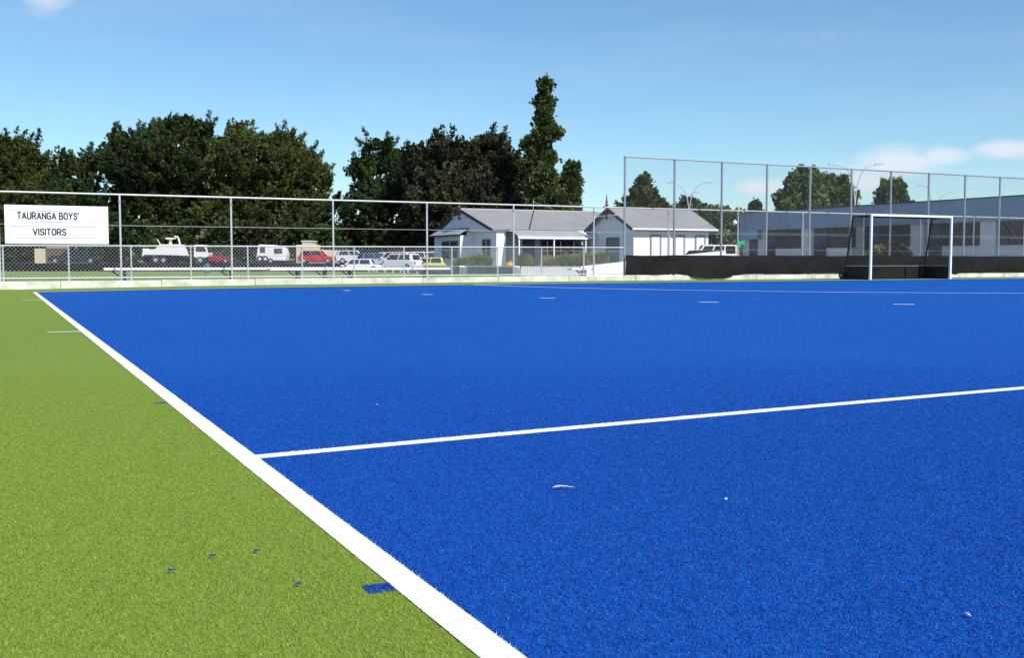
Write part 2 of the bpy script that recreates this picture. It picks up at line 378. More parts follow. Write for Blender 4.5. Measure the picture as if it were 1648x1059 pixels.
for i, x in enumerate(fx[:-1]):
    p = MB().tube((x, 3.0, KT(x) - .04), (x, 3.0, 1.10 + .03 * i / 12), .021, 10).build('post', M['galv'], lf)
    MB().box(x - .05, x + .05, 2.95, 3.05, KT(x) - .002, KT(x) + .008).build('base_plate', M['galv_d'], p)
    MB().tube((x, 3.0, 1.04 + .03 * i / 12), (x, 3.0, 1.075 + .03 * i / 12), .031, 10).build('rail_clamp', M['galv_d'], p)
MB().tube((fx[0], 3.0, 1.10), (fx[-1], 3.0, 1.16), .020, 10).build('top_rail', M['galv'], lf)
MB().tube((fx[0], 2.998, .275), (fx[-1], 2.998, .295), .018, 8).build('bottom_rail', M['galv'], lf)
stuff(chain(fx[0], fx[-1], 2.975, .26, 1.10, .098, .0027).build('wire_mesh', M['wire'], lf))

bx = [17.87 + 1.955 * i for i in range(13)]
bf = thing('ball_stop_fence', 'tall galvanised chain-link ball-stop fence behind the hockey goal', 'fence', (bx[0], 3.0, .2))
for i, x in enumerate(bx):
    zt = 4.13 - .008 * i
    p = MB().tube((x, 3.0, KT(x) - .04), (x, 3.0, zt), .038, 12).build('post', M['galv_d'], bf)
    MB().tube((x, 3.0, zt - .05), (x, 3.0, zt + .02), .046, 12).build('post_cap', M['galv_d'], p)
MB().tube((bx[0], 3.0, 4.13), (bx[-1], 3.0, 4.13 - .008 * 12), .024, 8).build('top_rail', M['galv_d'], bf)
for z in (1.1, 1.7): MB().tube((bx[0], 2.955, z), (bx[-1], 2.955, z), .0025, 5).build('tension_wire', M['galv'], bf)
stuff(chain(bx[0], bx[-1], 2.95, .95, 4.1, .075, .0017).build('wire_mesh', M['wire_d'], bf))

kx = [2.34 + 2.99 * i for i in range(-3, 14)]
kf = thing('boundary_fence', 'head-high chain-link boundary fence with thin posts behind the waist-high fence', 'fence', (kx[0], 4.0, .1))
for x in kx:
    p = MB().tube((x, 4.0, -.06), (x, 4.0, 2.52), .027, 10).build('post', M['galv'], kf)
    MB().tube((x, 4.0, 2.30), (x, 4.0, 2.38), .036, 8).build('clamp', M['galv_d'], p)
MB().tube((kx[0], 4.0, 2.535), (kx[-1], 4.0, 2.51), .025, 8).build('top_rail', M['galv'], kf)
MB().tube((kx[0], 3.965, 1.69), (kx[-1], 3.965, 1.67), .0045, 5).build('tension_wire', M['galv'], kf)
stuff(chain(16.5, kx[-1], 3.96, .3, 2.5, .085, .0011).build('wire_mesh', M['wire_d'], kf))

# ------------------------------------------------------------------ black cloth along the foot of the ball-stop fence
b = MB(); nx, nz = 240, 10; vv = []
for i in range(nx + 1):
    x = 17.86 + i * (41.2 - 17.86) / nx
    sag = .13 * math.exp(-((x - 21.3) / .95) ** 4) + .05 * math.exp(-((x - 33.0) / .5) ** 2) + .008 * math.sin(x * 2.1) + .005 * math.sin(x * 5.3 + 1)
    zb = .255 - sag; zt = .905 + .006 * math.sin(x * 1.6) + .012 * abs(math.sin((x - 17.87) / 1.955 * math.pi)) * -1 + .012
    for j in range(nz + 1):
        u = j / nz
        y = 2.905 - .05 * math.sin(u * math.pi) * (.5 + .5 * math.sin(x * .9)) - .018 * math.sin(x * 3.7 + u * 2) * (1 - u) - .012 * math.sin(x * 9 + u * 5) * (1 - u) ** 2 - .06 * (sag > .06) * (1 - u) ** 2
        vv.append((x, y, zb + (zt - zb) * u))
b.add(vv, [(i * (nz + 1) + j, (i + 1) * (nz + 1) + j, (i + 1) * (nz + 1) + j + 1, i * (nz + 1) + j + 1) for i in range(nx) for j in range(nz)])
tag(b.build('windbreak_cloth', M['cover'], smooth=True), 'long black cloth screen tied along the foot of the ball-stop fence, sagging at one spot', 'cloth')

# ------------------------------------------------------------------ score sign
sg = thing('score_sign', 'large white team name board reading TAURANGA BOYS\' VISITORS on the boundary fence', 'sign', (.76, 3.93, 1.17))
MB().box(-.51, 2.03, 3.925, 3.94, 1.175, 2.19).build('panel', M['board'], sg, bevel=.003)
for z, x0, x1 in ((2.045, -.38, 1.3), (1.755, -.38, 1.75), (1.635, -.38, 1.75), (1.335, -.38, 1.8)):
    MB().box(x0, x1, 3.918, 3.924, z - .006, z + .006).build('rule', M['rule'], sg)
for x in (-.47, .78, 1.99):
    for z in (1.21, 2.15): MB().tube((x, 3.915, z), (x, 3.926, z), .012, 8).build('bolt', M['galv_d'], sg)
def bowl(x0, z0, x1, z1, n=7):
    """right-hand half round from (x0,z1) to (x0,z0)"""
    return [(x0 + (x1 - x0) * math.sin(math.pi * i / n) ** .6, z1 + (z0 - z1) * (.5 - .5 * math.cos(math.pi * i / n))) for i in range(n + 1)]
def oval(a0, a1, n=16): return [(.29 + .29 * math.copysign(abs(math.cos(a)) ** .75, math.cos(a)), .5 + .5 * math.copysign(abs(math.sin(a)) ** .75, math.sin(a))) for a in [R(a0 + (a1 - a0) * i / n) for i in range(n + 1)]]
GLYPH = {'T': (.56, [[(0, 1), (.56, 1)], [(.28, 1), (.28, 0)]]), 'A': (.62, [[(0, 0), (.31, 1), (.62, 0)], [(.1, .3), (.52, .3)]]),
         'U': (.56, [[(0, 1), (0, .25), (.06, .07), (.18, 0), (.38, 0), (.50, .07), (.56, .25), (.56, 1)]]),
         'R': (.56, [[(0, 0), (0, 1), (.25, 1)], bowl(.25, .48, .56, 1), [(.25, .48), (0, .48)], [(.28, .48), (.56, 0)]]),
         'N': (.58, [[(0, 0), (0, 1), (.58, 0), (.58, 1)]]), 'G': (.58, [oval(40, 335), [(.55, .2), (.57, .48), (.32, .48)]]),
         'B': (.55, [[(0, 0), (0, 1), (.25, 1)], bowl(.25, .53, .50, 1), [(.25, .53), (0, .53)], bowl(.25, 0, .55, .53), [(.25, 0), (0, 0)]]),
         'O': (.58, [oval(0, 360, 20)]), 'Y': (.60, [[(0, 1), (.30, .45), (.60, 1)], [(.30, .45), (.30, 0)]]),
         'S': (.54, [[(.52, .78), (.46, .94), (.30, 1), (.16, .97), (.03, .84), (.03, .70), (.12, .58), (.42, .44), (.52, .33), (.52, .18), (.42, .04), (.27, 0), (.10, .05), (.01, .22)]]),
         "'": (.06, [[(.03, 1.04), (.03, .80)]]), 'V': (.60, [[(0, 1), (.30, 0), (.60, 1)]]), 'I': (0, [[(0, 0), (0, 1)]]), ' ': (.12, [])}
def text(s, x, z, w, h, parent):
    tw_ = sum(GLYPH[c][0] + .26 for c in s) - .26; kx_ = w / tw_; t = .112; cur = 0
    for c in s:
        gw, strokes = GLYPH[c]; b = MB()
        for st in strokes:
            for (xa, za), (xb, zb) in zip(st[:-1], st[1:]):
                dx, dz = xb - xa, zb - za; L_ = math.hypot(dx, dz)
                if L_ < 1e-6: continue
                ex, ez = dx / L_ * t * .55, dz / L_ * t * .55; nx_, nz_ = -dz / L_ * t, dx / L_ * t
                q = [(xa - ex + nx_, za - ez + nz_), (xb + ex + nx_, zb + ez + nz_), (xb + ex - nx_, zb + ez - nz_), (xa - ex - nx_, za - ez - nz_)]
                b.add([(x + (cur + u) * kx_, 3.9215 - .0003 * (len(b.f) % 7), z + v * h) for u, v in q], [(0, 1, 2, 3)])
        if b.f: b.build('letter', M['letter'], parent)
        cur += gw + .26
text("TAURANGA BOYS'", -.20, 1.83, 1.49, .165, sg)
text('VISITORS', .17, 1.41, .79, .16, sg)

# ------------------------------------------------------------------ benches behind the boundary fence
def bench(label, xa, ya, xb, yb, z, legs):
    dx, dy = xb - xa, yb - ya; L = math.hypot(dx, dy)
    t = thing('plank_bench', label, 'bench', (xa, ya, .12), math.atan2(dy, dx), 'white plank benches behind the boundary fence')
    for k in range(2): MB().box(0, L, .02 + k * .17, .17 + k * .17, z - .12 - .07, z - .12).build('seat_plank', M['whiteplank'], t, world=False, bevel=.005)
    for u in legs:
        MB().box(u - .03, u + .03, .05, .11, 0, z - .167).build('leg', M['bracket'], t, world=False)
        MB().box(u - .03, u + .03, .25, .31, 0, z - .167).build('leg', M['bracket'], t, world=False)
        MB().tube((u - .38, .08, z - .18), (u, .08, .06), .022, 6).build('brace', M['bracket'], t, world=False)
bench('long white plank bench running up beside the team name board', 1.95, 4.55, 8.7, 4.55, .53, (.55, 3.5, 6.3))
bench('white plank bench set slightly askew near the blue car', 6.5, 3.95 + .32, 12.5, 4.95, .51, (.9, 2.6, 5.2))
bench('short bare bench frame beside the white picket fence', 16.75, 4.5, 17.6, 4.5, .48, (.55,))

# ------------------------------------------------------------------ hockey goal
g = thing('hockey_goal', 'white-posted hockey goal with dark net and black backboards on the back line', 'goal', (27.53, 0, gz(27)))
z0 = gz(26)
XL, XR, YG = 25.67, 29.40, -.03
for x in (XL, XR): MB().box(x - .0375, x + .0375, YG - .0375, YG + .0375, z0 + .006, z0 + 2.14).build('post', M['white'], g, bevel=.006)
MB().box(XL - .0375, XR + .0375, YG - .0375, YG + .0375, z0 + 2.141, z0 + 2.215).build('crossbar', M['white'], g, bevel=.006)
YT, YB = .82, 1.12
for x in (XL, XR):
    s = MB().tube((x, YG, z0 + 2.16), (x, YT, z0 + 2.15), .028, 8).tube((x, YT, z0 + 2.16), (x, YB, z0 + .44), .028, 8).tube((x, YB, z0 + .45), (x, YB, z0), .03, 8)
    fr = s.build('side_frame', M['blacksteel'], g)
    MB().box(x - .018, x + .018, YG + .05, YB + .05, z0 + .008, z0 + .46).build('side_board', M['blackboard'], g)
    MB().box(x - .02, x + .02, YG + .04, YB, z0 + .462, z0 + .476).build('board_edge', M['galv'], fr)
MB().box(XL + .02, XR - .02, YB, YB + .03, z0 + .008, z0 + .46).build('back_board', M['cover'], g)
MB().box(XL + .02, XR - .02, YB - .006, YB + .034, z0 + .462, z0 + .476).build('board_edge', M['galv'], g)
MB().tube((XL, YT, z0 + 2.15), (XR, YT, z0 + 2.15), .012, 6).build('rear_bar', M['blacksteel'], g)
MB().box(28.45, 28.5, YB - .05, YB - .002, z0 + .01, z0 + .46).build('board_stay', M['blacksteel'], g)
MB().path([(XL + .1 + 1.5 * i / 10, YB - .06, z0 + .43 - .06 * math.sin(math.pi * i / 10)) for i in range(11)], .014, 6).build('net_rope', M['blacksteel'], g)
for xx in (XL - .07, XR + .07):
    w = MB().tube((xx - .03, YB + .1, z0 + .14), (xx + .03, YB + .1, z0 + .14), .13, 18).build('wheel', M['tyre'], g)
    MB().tube((xx - .034, YB + .1, z0 + .14), (xx + .034, YB + .1, z0 + .14), .055, 12).build('hub', M['galv_d'], w)
nb = MB(); rn = .0036; sp = .045
n = int((XR - XL) / sp)
for i in range(n + 1):
    x = XL + (XR - XL) * i / n; nb.tube((x, YT + .01, z0 + 2.14), (x, YB - .02, z0 + .46), rn, 3, cap=False); nb.tube((x, YG, z0 + 2.145), (x, YT, z0 + 2.145), rn, 3, cap=False)
for j in range(38):
    u = j / 37; y = YT + .01 + (YB - .03 - YT) * u; z = z0 + 2.14 - 1.68 * u
    nb.tube((XL, y, z), (XR, y, z), rn, 3, cap=False)
    for x in (XL, XR): nb.tube((x, YG + .03, z), (x, y, z), rn, 3, cap=False)
for x in (XL, XR):
    for k in range(20):
        y = YG + .04 + k * .042
        if y < YT: nb.tube((x, y, z0 + 2.14), (x, y + (YB - YT) * (y - YG) / (YT - YG), z0 + .46), rn, 3, cap=False)
for k in range(18): nb.tube((XL, YG + .05 + k * .045, z0 + 2.145), (XR, YG + .05 + k * .045, z0 + 2.145), rn, 3, cap=False)
stuff(nb.build('net', M['net'], g))

# ------------------------------------------------------------------ villa
def window(par, plane, c, a0, a1, z0, z1, mull=1, glass='glass', frame='frameblue', t=.09):
    """window in a wall facing -X (plane 'x') or -Y (plane 'y') at coordinate c"""
    def bx_(m, a, b_, d0, d1, zz0, zz1): return m.box(c - d1, c - d0, a, b_, zz0, zz1) if plane == 'x' else m.box(a, b_, c - d1, c - d0, zz0, zz1)
    f = MB()
    bx_(f, a0 - t, a0, .003, .06, z0 - t, z1 + t); bx_(f, a1, a1 + t, .003, .06, z0 - t, z1 + t); bx_(f, a0, a1, .003, .06, z1, z1 + t); bx_(f, a0, a1, .003, .06, z0 - t, z0)
    w = f.build('window', M[frame], par)
    bx_(MB(), a0, a1, .004, .02, z0, z1).build('pane', M[glass], w)
    for k in range(mull):
        a = a0 + (a1 - a0) * (k + 1) / (mull + 1); bx_(MB(), a - .022, a + .022, .021, .045, z0, z1).build('mullion', M['wb'], w)
    bx_(MB(), a0, a1, .021, .04, (z0 + z1) / 2 - .02, (z0 + z1) / 2 + .02).build('transom', M['wb'], w)
    bx_(MB(), a0 - t - .03, a1 + t + .03, .003, .11, z0 - t - .05, z0 - t - .002).build('sill', M['wb'], w)
    return w
h = thing('villa', 'white weatherboard villa with grey iron roof, veranda and two dark-trimmed gables', 'house', (33, 36, -.05))
GB = -.05
# walls: left block, gable facing -X, and the wing that stands forward at the right
MB().ext([(35.5, GB), (44.6, GB), (44.6, 2.72), (40.3, 4.12), (35.5, 2.72)], 'x', 28.38, 34.9).build('wall', M['wb'], h)
MB().box(28.30, 28.97, 35.15, 35.62, GB, 2.62).build('wall', M['wb'], h)
MB().ext([(35.5, 2.66), (44.6, 2.66), (40.3, 4.1)], 'x', 28.02, 28.375).build('gable', M['wb'], h)
MB().ext([(29.1, GB), (34.3, GB), (34.3, 2.76), (31.68, 4.02), (29.1, 2.76)], 'x', 34.84, 40.5).build('wall', M['wb'], h)
MB().box(34.85, 40, 37.1, 44.5, GB, 2.7).build('wall', M['wb'], h)
# roofs
def gable_roof(x0, x1, ya, yr, yb, ze, zr, m):
    for y, s in ((ya, 1), (yb, -1)):
        pts = [(x0, y, ze), (x1, y, ze), (x1, yr, zr), (x0, yr, zr)]
        if s < 0: pts = pts[::-1]
        MB().slab(pts, .06).build('roof', m, h)
    MB().tube((x0, yr, zr + .0), (x1, yr, zr + .0), .06, 8).build('ridge_cap', m, h)
gable_roof(27.95, 40.3, 34.95, 40.3, 45.3, 2.74, 4.27, M['iron'])
gable_roof(34.5, 40.95, 28.75, 31.68, 34.6, 2.74, 4.12, M['iron'])
MB().tube((30.6, 35.0, 2.80), (33.6, 40.2, 4.28), .035, 6).build('valley_flashing', M['trimdark'], h)
for y0_, z0_, y1_, z1_, xf in ((34.93, 2.66, 40.3, 4.19, 27.94), (45.32, 2.66, 40.3, 4.19, 27.94), (28.73, 2.66, 31.68, 4.04, 34.49), (34.62, 2.66, 31.68, 4.04, 34.49)):
    MB().add([(xf - .03, y0_, z0_ - .1), (xf - .03, y0_, z0_ + .09), (xf - .03, y1_, z1_ + .09), (xf - .03, y1_, z1_ - .12),
              (xf + .03, y0_, z0_ - .1), (xf + .03, y0_, z0_ + .09), (xf + .03, y1_, z1_ + .09), (xf + .03, y1_, z1_ - .12)],
             [(0, 1, 2, 3), (7, 6, 5, 4), (0, 4, 5, 1), (1, 5, 6, 2), (2, 6, 7, 3), (3, 7, 4, 0)]).build('bargeboard', M['trimdark'], h)
for yr, zr, xf, up in ((40.3, 4.27, 27.9, .45), (31.68, 4.12, 34.44, .62)):
    f = MB().box(xf - .05, xf + .05, yr - .05, yr + .05, zr - .75, zr + .25).build('finial', M['redtrim'], h)
    MB().tube((xf, yr, zr + .25), (xf, yr, zr + .25 + up), .07, 8, .012).tube((xf, yr, zr + .10), (xf, yr, zr + .22), .17, 8, .06).tube((xf, yr, zr + .36), (xf, yr, zr + .44), .10, 8, .05).build('spike', M['redtrim'], f)
    MB().box(xf - .02, xf + .02, yr - 1.15, yr + 1.15, zr - .56, zr - .48).build('collar_tie', M['wb'], h)
MB().box(28.9, 36, 34.88, 34.94, 2.62, 2.735).build('gutter', M['trimdark'], h)
MB().box(34.5, 40.95, 28.66, 28.74, 2.63, 2.745).build('gutter', M['white'], h)
for i in range(22): MB().box(35.0 + i * .26, 35.08 + i * .26, 28.76, 29.09, 2.56, 2.62).build('eave_bracket', M['trimdark'], h)
# bay at the left gable
MB().box(27.44, 28.37, 39.05, 43.7, GB, 2.45).build('bay_wall', M['wb'], h)
MB().box(27.9, 28.37, 38.9, 39.04, GB, 2.64).build('bay_wall', M['wb'], h)
MB().slab([(27.15, 44.0, 2.5), (27.15, 38.75, 2.5), (28.3, 38.9, 3.12), (28.3, 43.8, 3.12)], .05).build('bay_roof', M['iron_lt'], h)
MB().box(27.14, 27.2, 38.72, 44.02, 2.40, 2.50).build('bay_gutter', M['trimdark'], h)
MB().box(28.18, 28.27, 39.3, 43.6, 3.13, 3.3).build('bay_flashing', M['trimdark'], h)
window(h, 'x', 27.44, 39.5, 42.1, .95, 2.0, 1)
window(h, 'x', 28.375, 36.3, 37.35, .75, 2.05, 1)
window(h, 'x', 34.84, 30.85, 32.2, .55, 2.12, 0, 'blind')
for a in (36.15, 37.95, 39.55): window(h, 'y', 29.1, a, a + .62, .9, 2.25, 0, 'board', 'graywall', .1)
# veranda
vp = MB(); pr = [(35.15, 2.76), (34.6, 2.66), (34.1, 2.55), (33.7, 2.42), (33.45, 2.30), (33.4, 2.22)]
vv = [(x, y, z) for x in (29.0, 34.82) for y, z in pr] + [(x, y, z - .03) for x in (29.0, 34.82) for y, z in pr]
n = len(pr); vp.add(vv, [(i, i + 1, n + i + 1, n + i) for i in range(n - 1)] + [(2 * n + i, 3 * n + i, 3 * n + i + 1, 2 * n + i + 1) for i in range(n - 1)] + [(i, 2 * n + i, 2 * n + i + 1, i + 1) for i in range(n - 1)])
vp.build('veranda_roof', M['iron_lt'], h)
MB().ext([(y, z + .005) for y, z in pr] + [(33.4, 2.17), (35.15, 2.17)], 'x', 34.05, 34.8).build('veranda_end', M['wb'], h)
MB().box(29.0, 34.05, 33.36, 33.42, 2.12, 2.215).build('veranda_beam', M['wb'], h)
for x in (29.1, 31.6, 33.95): MB().box(x - .035, x + .035, 33.43, 33.50, GB, 2.2).build('veranda_post', M['wb'], h)
MB().box(29.0, 34.83, 33.4, 35.49, GB, .2).build('veranda_deck', M['paving'], h)
MB().box(29.0, 34.83, 35.455, 35.495, .2, 2.74).build('veranda_shade_panel', M['graywall'], h)  # grey layer over the white wall, deep veranda shade put into its colour
d_ = MB().box(30.35, 31.2, 35.40, 35.45, .21, 2.15).build('door', M['doorblue'], h)
MB().tube((30.45, 35.36, 1.15), (30.45, 35.40, 1.15), .03, 8).build('door_handle', M['rim'], d_)
for a in (31.75, 32.75, 33.75): window(h, 'y', 35.45, a, a + .8, .8, 2.0, 1, 'glass', 'doorblue')
MB().tube((33.6, 40.3, 4.25), (33.6, 40.3, 5.05), .03, 6).tube((33.6, 40.3, 4.9), (35.2, 40.3, 4.4), .012, 5).build('aerial', M['galv_d'], h)
MB().tube((37.5, 29.05, .1), (37.5, 29.05, 2.6), .035, 8).build('downpipe', M['wb'], h)
MB().tube((28.68, 35.12, .1), (28.98, 35.12, 2.2), .02, 6).build('downpipe', M['wb'], h)
h.location = (46.51, 61.13, -.36); h.scale = (1.4, 1.4, 1.4)

# ------------------------------------------------------------------ low walls and pickets in front of the villa
def wallrun(name, label, cat, p, q, z0, za, zb, t, m, cap=None):
    d = Vector((q[0] - p[0], q[1] - p[1], 0)); L = d.length; d.normalize(); nn = Vector((-d.y, d.x, 0)) * t
    o = thing(name, label, cat, (p[0], p[1], z0))
    P, Q = Vector((p[0], p[1], 0)), Vector((q[0], q[1], 0))
    def w(z0_, za_, zb_, g, nm, mm):
        G = nn * g; e = d * (g - 1) * t
        vv = [P - G - e + Vector((0, 0, z0_)), Q - G + e + Vector((0, 0, z0_)), Q + G + e + Vector((0, 0, z0_)), P + G - e + Vector((0, 0, z0_))]
        vt = [P - G - e + Vector((0, 0, za_)), Q - G + e + Vector((0, 0, zb_)), Q + G + e + Vector((0, 0, zb_)), P + G - e + Vector((0, 0, za_))]
        MB().add(vv + vt, [(0, 3, 2, 1), (4, 5, 6, 7), (0, 1, 5, 4), (1, 2, 6, 5), (2, 3, 7, 6), (3, 0, 4, 7)]).build(nm, mm, o)
    w(z0, za, zb, 1, 'wall', m)
    if cap:
        G = nn * 1.35
        vv = [P - G + Vector((0, 0, za)), Q - G + Vector((0, 0, zb)), Q + G + Vector((0, 0, zb)), P + G + Vector((0, 0, za))]
        MB().add(vv + [v + Vector((0, 0, .045)) for v in vv], [(0, 3, 2, 1), (4, 5, 6, 7), (0, 1, 5, 4), (1, 2, 6, 5), (2, 3, 7, 6), (3, 0, 4, 7)]).build('coping', cap, o)
    return o
def lerp(p, q, u): return (p[0] + (q[0] - p[0]) * u, p[1] + (q[1] - p[1]) * u)
WA, WB_ = (16.95, 18.6), (18.2, 11.5)
wallrun('garden_wall', 'low grey garden wall with white coping between the plank bench and the picket gate', 'wall', WA, lerp(WA, WB_, .42), -.1, .47, .47, .1, M['graywall'], M['white'])
wallrun('garden_wall', 'low grey garden wall with white coping between the picket gate and the picket fence', 'wall', lerp(WA, WB_, .50), lerp(WA, WB_, .985), -.1, .47, .47, .1, M['graywall'], M['white'])
def pickets(name, label, cat, p, q, n, zb, zt, rail=True):
    o = thing(name, label, cat, (p[0], p[1], zb)); d = Vector((q[0] - p[0], q[1] - p[1], 0)).normalized(); ang = math.atan2(d.y, d.x); o.rotation_euler = (0, 0, ang)
    L = math.hypot(q[0] - p[0], q[1] - p[1]); w = L / n * .36
    src = MB().ext([(-w, 0), (w, 0), (w, zt - zb - .04), (0, zt - zb), (-w, zt - zb - .04)], 'y', -.012, .012).build('picket', M['white'], o, world=False)
    src.location = (L / n * .5, 0, 0)
    for i in range(1, n): inst(src, 'picket', o, (L / n * (i + .5), 0, random.uniform(-.006, .006)))
    for z in (.1, zt - zb - .14): MB().box(0, L, .014, .045, z, z + .05).build('rail', M['white'], o, world=False)
    return o
pickets('picket_gate', 'narrow white picket gate set in the low grey garden wall', 'gate', lerp(WA, WB_, .425), lerp(WA, WB_, .495), 7, .0, .50)
pickets('picket_fence', 'white picket fence running on from the grey garden wall', 'fence', (18.22, 11.35), (20.0, 9.75), 26, .0, .52)
wallrun('retaining_wall', 'white rendered wall with a sloping top below the veranda', 'wall', (20.02, 9.74), (26.5, 9.0), -.1, .50, 1.15, .1, M['white'])

# ------------------------------------------------------------------ classroom block along the right
cb = thing('classroom_block', 'long low classroom block with blue-grey cladding above pale walls and dark windows', 'building', (51, 20, -.05))
XF = 51.0
MB().box(XF + .2, 60, 4, 38.9, -.35, 3.4).build('wall', M['block'], cb)
MB().box(XF - .25, XF + .19, 4, 39.0, 3.02, 4.33).build('fascia', M['fascia'], cb)
MB().box(XF - .25, XF + .19, 36.9, 39.0, 2.35, 3.017).build('fascia', M['fascia'], cb)
MB().box(XF - .29, XF + .2, 3.9, 39.05, 4.333, 4.40).build('roof_edge', M['trimdark'], cb)
MB().box(XF + .2, 60.2, 3.9, 39.05, 3.4, 4.36).build('roof', M['roof'], cb)
def cwin(y0, y1, z0=1.62, z1=2.98):
    f = MB().box(XF + .12, XF + .19, y0, y1, z0, z1).build('window', M['trimdark'], cb)
    n = 3
    for k in range(n):
        a = y0 + .05 + (y1 - y0 - .05) * k / n; MB().box(XF + .09, XF + .115, a, a + (y1 - y0 - .05) / n - .05, z0 + .05, z1 - .05).build('pane', M['glass'], f)
def cdoor(y0, y1):
    d = MB().box(XF + .13, XF + .19, y0, y1, -.05, 2.98).build('door', M['doorblue'], cb)
    MB().box(XF + .09, XF + .125, y0 + .15, y1 - .15, 1.2, 2.0).build('door_glass', M['glass'], d)
    MB().box(XF + .08, XF + .125, y0 + .05, y0 + .09, .95, 1.1).build('door_handle', M['rim'], d)
for d0, d1, w0, w1 in ((35.35, 36.4, 32.4, 35.3), (30.0, 31.2, 27.05, 29.95), (25.2, 26.3, 22.35, 25.15), (20.0, 21.1, 17.1, 19.95), (None, None, 12.6, 15.9), (10.4, 11.5, 7.4, 10.35)):
    cwin(w0, w1)
    if d0: cdoor(d0, d1)
    MB().box(XF + .02, XF + .19, w0 - 1.08 if w0 != 27.05 else w0 - .7, w0 - .02, -.05, 3.015).build('pier', M['block'], cb)
MB().box(XF + .12, XF + .19, 37.4, 38.3, -.05, 2.345).build('doorway', M['trimdark'], cb)
fl = MB().tube((XF - .1, 39.12, 3.7), (XF - .5, 39.3, 3.65), .03, 6).build('lamp_arm', M['galv'], cb)
MB().tube((XF - .45, 39.25, 3.55), (XF - .55, 39.35, 3.8), .16, 12).build('lamp_head', M['white'], fl)

# ------------------------------------------------------------------ vehicles
def wheels(t, xs, W_, r, w=.19):
    for x in xs:
        for s in (-1, 1):
            wv = MB().tube((x, s * (W_ / 2 - w), r), (x, s * (W_ / 2 + .005), r), r, 20).build('wheel', M['tyre'], t, world=False)
            o = MB().tube((x, s * (W_ / 2 - .02), r), (x, s * (W_ / 2 + .02), r), r * .62, 14).build('rim', M['rim'], None)
            o.parent = wv
def car(name, label, loc, heading, paint, L=4.2, W_=1.7, H=1.42, kind='hatch', cat='car'):
    """heading: direction of the nose, radians from +X"""
    t = thing(name, label, cat, loc, heading)
    pm = mat('paint_' + name, paint, .25, 0, .6)
    hl, zb, zw = L / 2, .24, H * .60
    nose = {'hatch': .26, 'sedan': .27, 'wagon': .27, 'suv': .25, 'van': .09}[kind]; tail = {'hatch': .03, 'sedan': .17, 'wagon': .02, 'suv': .02, 'van': .015}[kind]
    xh, xt = hl - nose * L, -hl + tail * L
    prof = [(-hl + .06, zb), (hl - .08, zb), (hl, zb + .18), (hl - .03, zw * .80), (hl - .25, zw * .90), (xh, zw), (xt, zw), (-hl + .03, zw * .97), (-hl, zw * .7), (-hl, zb + .15)]
    b = MB(); n = len(prof); ys = [(-W_ / 2 + .06, .97), (-W_ / 2, 1.0), (W_ / 2, 1.0), (W_ / 2 - .06, .97)]
    n_ = len(prof)
    MB().ext(prof, 'y', -W_ / 2, W_ / 2).build('body', pm, t, world=False, bevel=.05)
    ws = {'hatch': .36, 'sedan': .36, 'wagon': .36, 'suv': .30, 'van': .26}[kind]; rs = {'hatch': .30, 'sedan': .34, 'wagon': .14, 'suv': .16, 'van': .08}[kind]
    x0, x1 = xt + rs * (H - zw) * 1.4, xh - ws * (H - zw) * 2.6
    wi = W_ / 2 - .04; wt = W_ / 2 - .20
    B = [(xt + .03, -wi, zw - .02), (xh - .02, -wi, zw - .02), (xh - .02, wi, zw - .02), (xt + .03, wi, zw - .02)]; T = [(x0, -wt, H), (x1, -wt, H), (x1, wt, H), (x0, wt, H)]
    MB().add(B + T, [(0, 3, 2, 1), (4, 5, 6, 7), (0, 1, 5, 4), (1, 2, 6, 5), (2, 3, 7, 6), (3, 0, 4, 7)]).build('cabin', pm, t, world=False, bevel=.035)
    def quad(a, b_, c, d, u0, u1, v0, v1, nm):
        a, b_, c, d = (Vector(p) for p in (a, b_, c, d))
        def P(u, v): return (a.lerp(b_, u)).lerp(d.lerp(c, u), v)
        pts = [P(u0, v0), P(u1, v0), P(u1, v1), P(u0, v1)]; nn = (pts[1] - pts[0]).cross(pts[3] - pts[0]).normalized() * .012
        MB().slab([p + nn for p in pts], .01).build(nm, M['carglass'], t, world=False)
    k = 3 if kind in ('van', 'wagon') else 2
    for i in range(k):
        u0, u1 = .05 + .9 * i / k, .05 + .9 * (i + 1) / k - .035
        quad(B[0], B[1], T[1], T[0], u0, u1, .14, .88, 'side_window'); quad(B[2], B[3], T[3], T[2], u0, u1, .14, .88, 'side_window')
    quad(B[1], B[2], T[2], T[1], .08, .92, .1, .92, 'windscreen'); quad(B[3], B[0], T[0], T[3], .1, .9, .12, .85, 'rear_window')
    for s in (-1, 1):
        MB().box(hl - .10, hl + .008, s * (W_ / 2 - .28) - .16, s * (W_ / 2 - .28) + .16, zw * .62, zw * .80).build('headlight', M['lamp'], t, world=False)
        MB().box(-hl - .008, -hl + .08, s * (W_ / 2 - .2) - .12, s * (W_ / 2 - .2) + .12, zw * .62, zw * .88).build('tail_light', M['tail'], t, world=False)
        MB().box(xh - .22, xh - .06, s * (W_ / 2 + .08) - .07, s * (W_ / 2 + .08) + .07, zw + .03, zw + .14).build('wing_mirror', pm, t, world=False)
    MB().box(hl - .05, hl + .015, -.55, .55, zb + .12, zb + .26).build('grille', M['trimdark'], t, world=False)
    MB().box(-hl + .3, hl - .3, -W_ / 2 + .1, W_ / 2 - .1, .16, .26).build('underbody', M['tyre'], t, world=False)
    wheels(t, (hl - .78, -hl + .72), W_, .30)
    return t
def XY(px, d, z): p = at(px, 424, d); return (p[0], p[1], z)
RT = -YAW                                          # heading that runs to the right across the view
ZL, ZR = .43, -.22
car('parked_car', 'red hatchback parked in front of the cream wall', XY(511, 119, ZL), RT, (.50, .012, .03), 4.15, kind='hatch')
